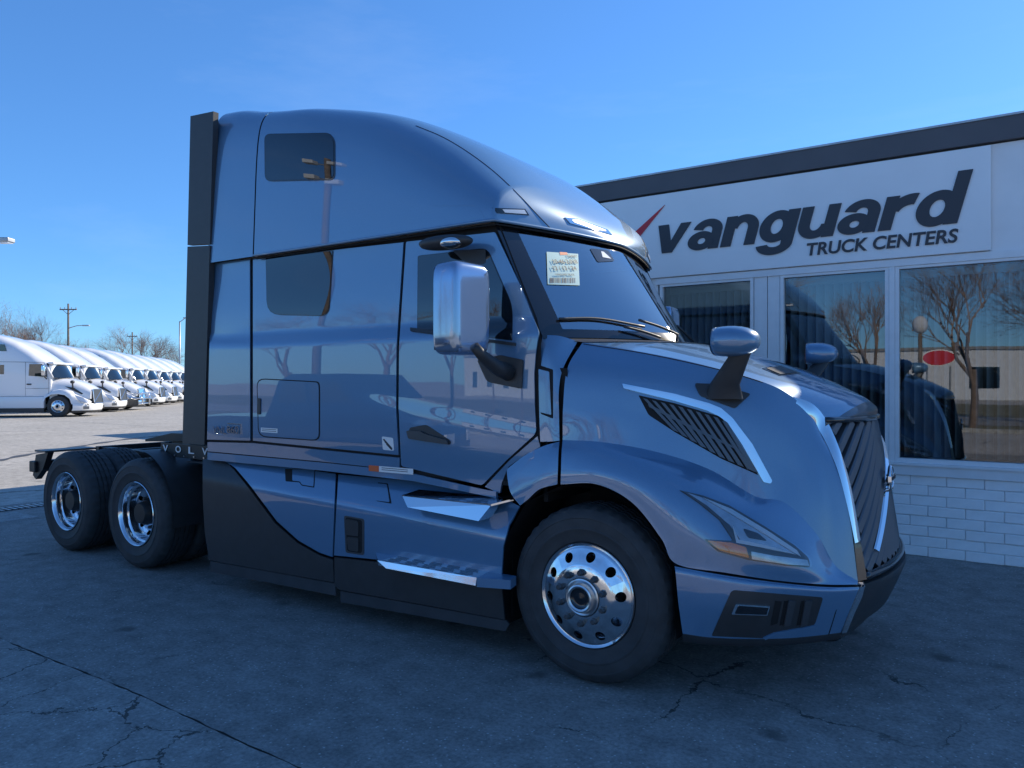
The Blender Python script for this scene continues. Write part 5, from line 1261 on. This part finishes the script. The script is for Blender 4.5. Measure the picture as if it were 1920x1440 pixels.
# low white building over the road with a red oval sign
wh = empty('warehouse', (-10, -78, 0), 0, 'long low white building across the road, mirrored in the office windows', 'building')
MB().box(-45, 30, -12, 0, 0, 5.0).build('wall', 'concrete_wall', wh); MB().box(-45.2, 30.2, -12.2, .2, 5.001, 5.3).build('roof', 'roofing', wh)
for k in range(9): MB().box(-40+8*k, -37.5+8*k, .0, .06, 1.2, 3.2).build('window', 'dark_glass', wh)
os_ = empty('oval_sign', (-1.7, -38, 0), 0, 'red oval sign with white rim on two posts across the road', 'sign')
e_ = [(0.9*math.cos(t), 3.1+.48*math.sin(t)) for t in np.linspace(0, 2*math.pi, 40, endpoint=False)]; e2 = [(0.82*math.cos(t), 3.1+.41*math.sin(t)) for t in np.linspace(0, 2*math.pi, 40, endpoint=False)]
MB().prism(e_, -.1, .1).build('board', 'white', os_); MB().prism(e2, .101, .12).build('face', 'sign_red', os_)
for x in (-.6, .6): MB().tube([(x, 0, -.1), (x, 0, 2.6)], .06, 6).build('post', 'steel', os_)
# dark pickup behind the photographer
pk = empty('pickup_truck', (-7.7, -6.5, 0), R(-7), 'dark blue pickup parked on the old pavement, mirrored in the sleeper side', 'pickup')
prof = [(-2.7, .55), (-2.75, 1.0), (-2.7, 1.12), (-.75, 1.15), (-.55, 1.75), (-.3, 1.86), (.75, 1.84), (1.35, 1.22), (2.5, 1.08), (2.72, .9), (2.72, .5), (2.0, .42), (-2.0, .42)]
V = []
for q, ins in ((-.95, .0), (-.8, -.0), (.8, 0), (.95, 0)):
    for x, z in prof: V.append((x, q*(1 if z < 1.3 else .84), z))
n_ = len(prof); Fc = [(i*n_+k, i*n_+(k+1) % n_, (i+1)*n_+(k+1) % n_, (i+1)*n_+k) for i in range(3) for k in range(n_)]+[tuple(range(n_)), tuple(range(3*n_, 4*n_))]
add('body', V, Fc, 'pickup', pk)
for s_ in (-1, 1):
    for poly in ([(-.48, 1.28), (.12, 1.28), (.12, 1.72), (-.36, 1.74)], [(.22, 1.28), (1.1, 1.26), (.72, 1.72), (.22, 1.74)]):
        MB().prism(poly, s_*.80-.012*s_, s_*.90).build('side_window', 'dark_glass', pk)
    MB().box(-2.76, -2.70, s_*.86-.09, s_*.86+.09, .80, 1.10).build('tail_lamp', 'red_lens', pk); MB().box(2.70, 2.75, s_*.75-.16, s_*.75+.16, .78, .96).build('headlamp', 'lamp_white', pk)
    for x in (-1.75, 1.75):
        o = child('wheel', tyre_me, pk, (x, s_*.97, .385), (0, 0, 0 if s_ < 0 else math.pi)); o.scale = (.76, .76, .76); child('rim', frim_me, o)
MB().box(-2.92, -2.76, -.9, .9, .48, .66, .02).build('bumper', 'chrome', pk); MB().box(-2.775, -2.755, -.16, .16, .84, .98).build('licence_plate', 'white', pk)
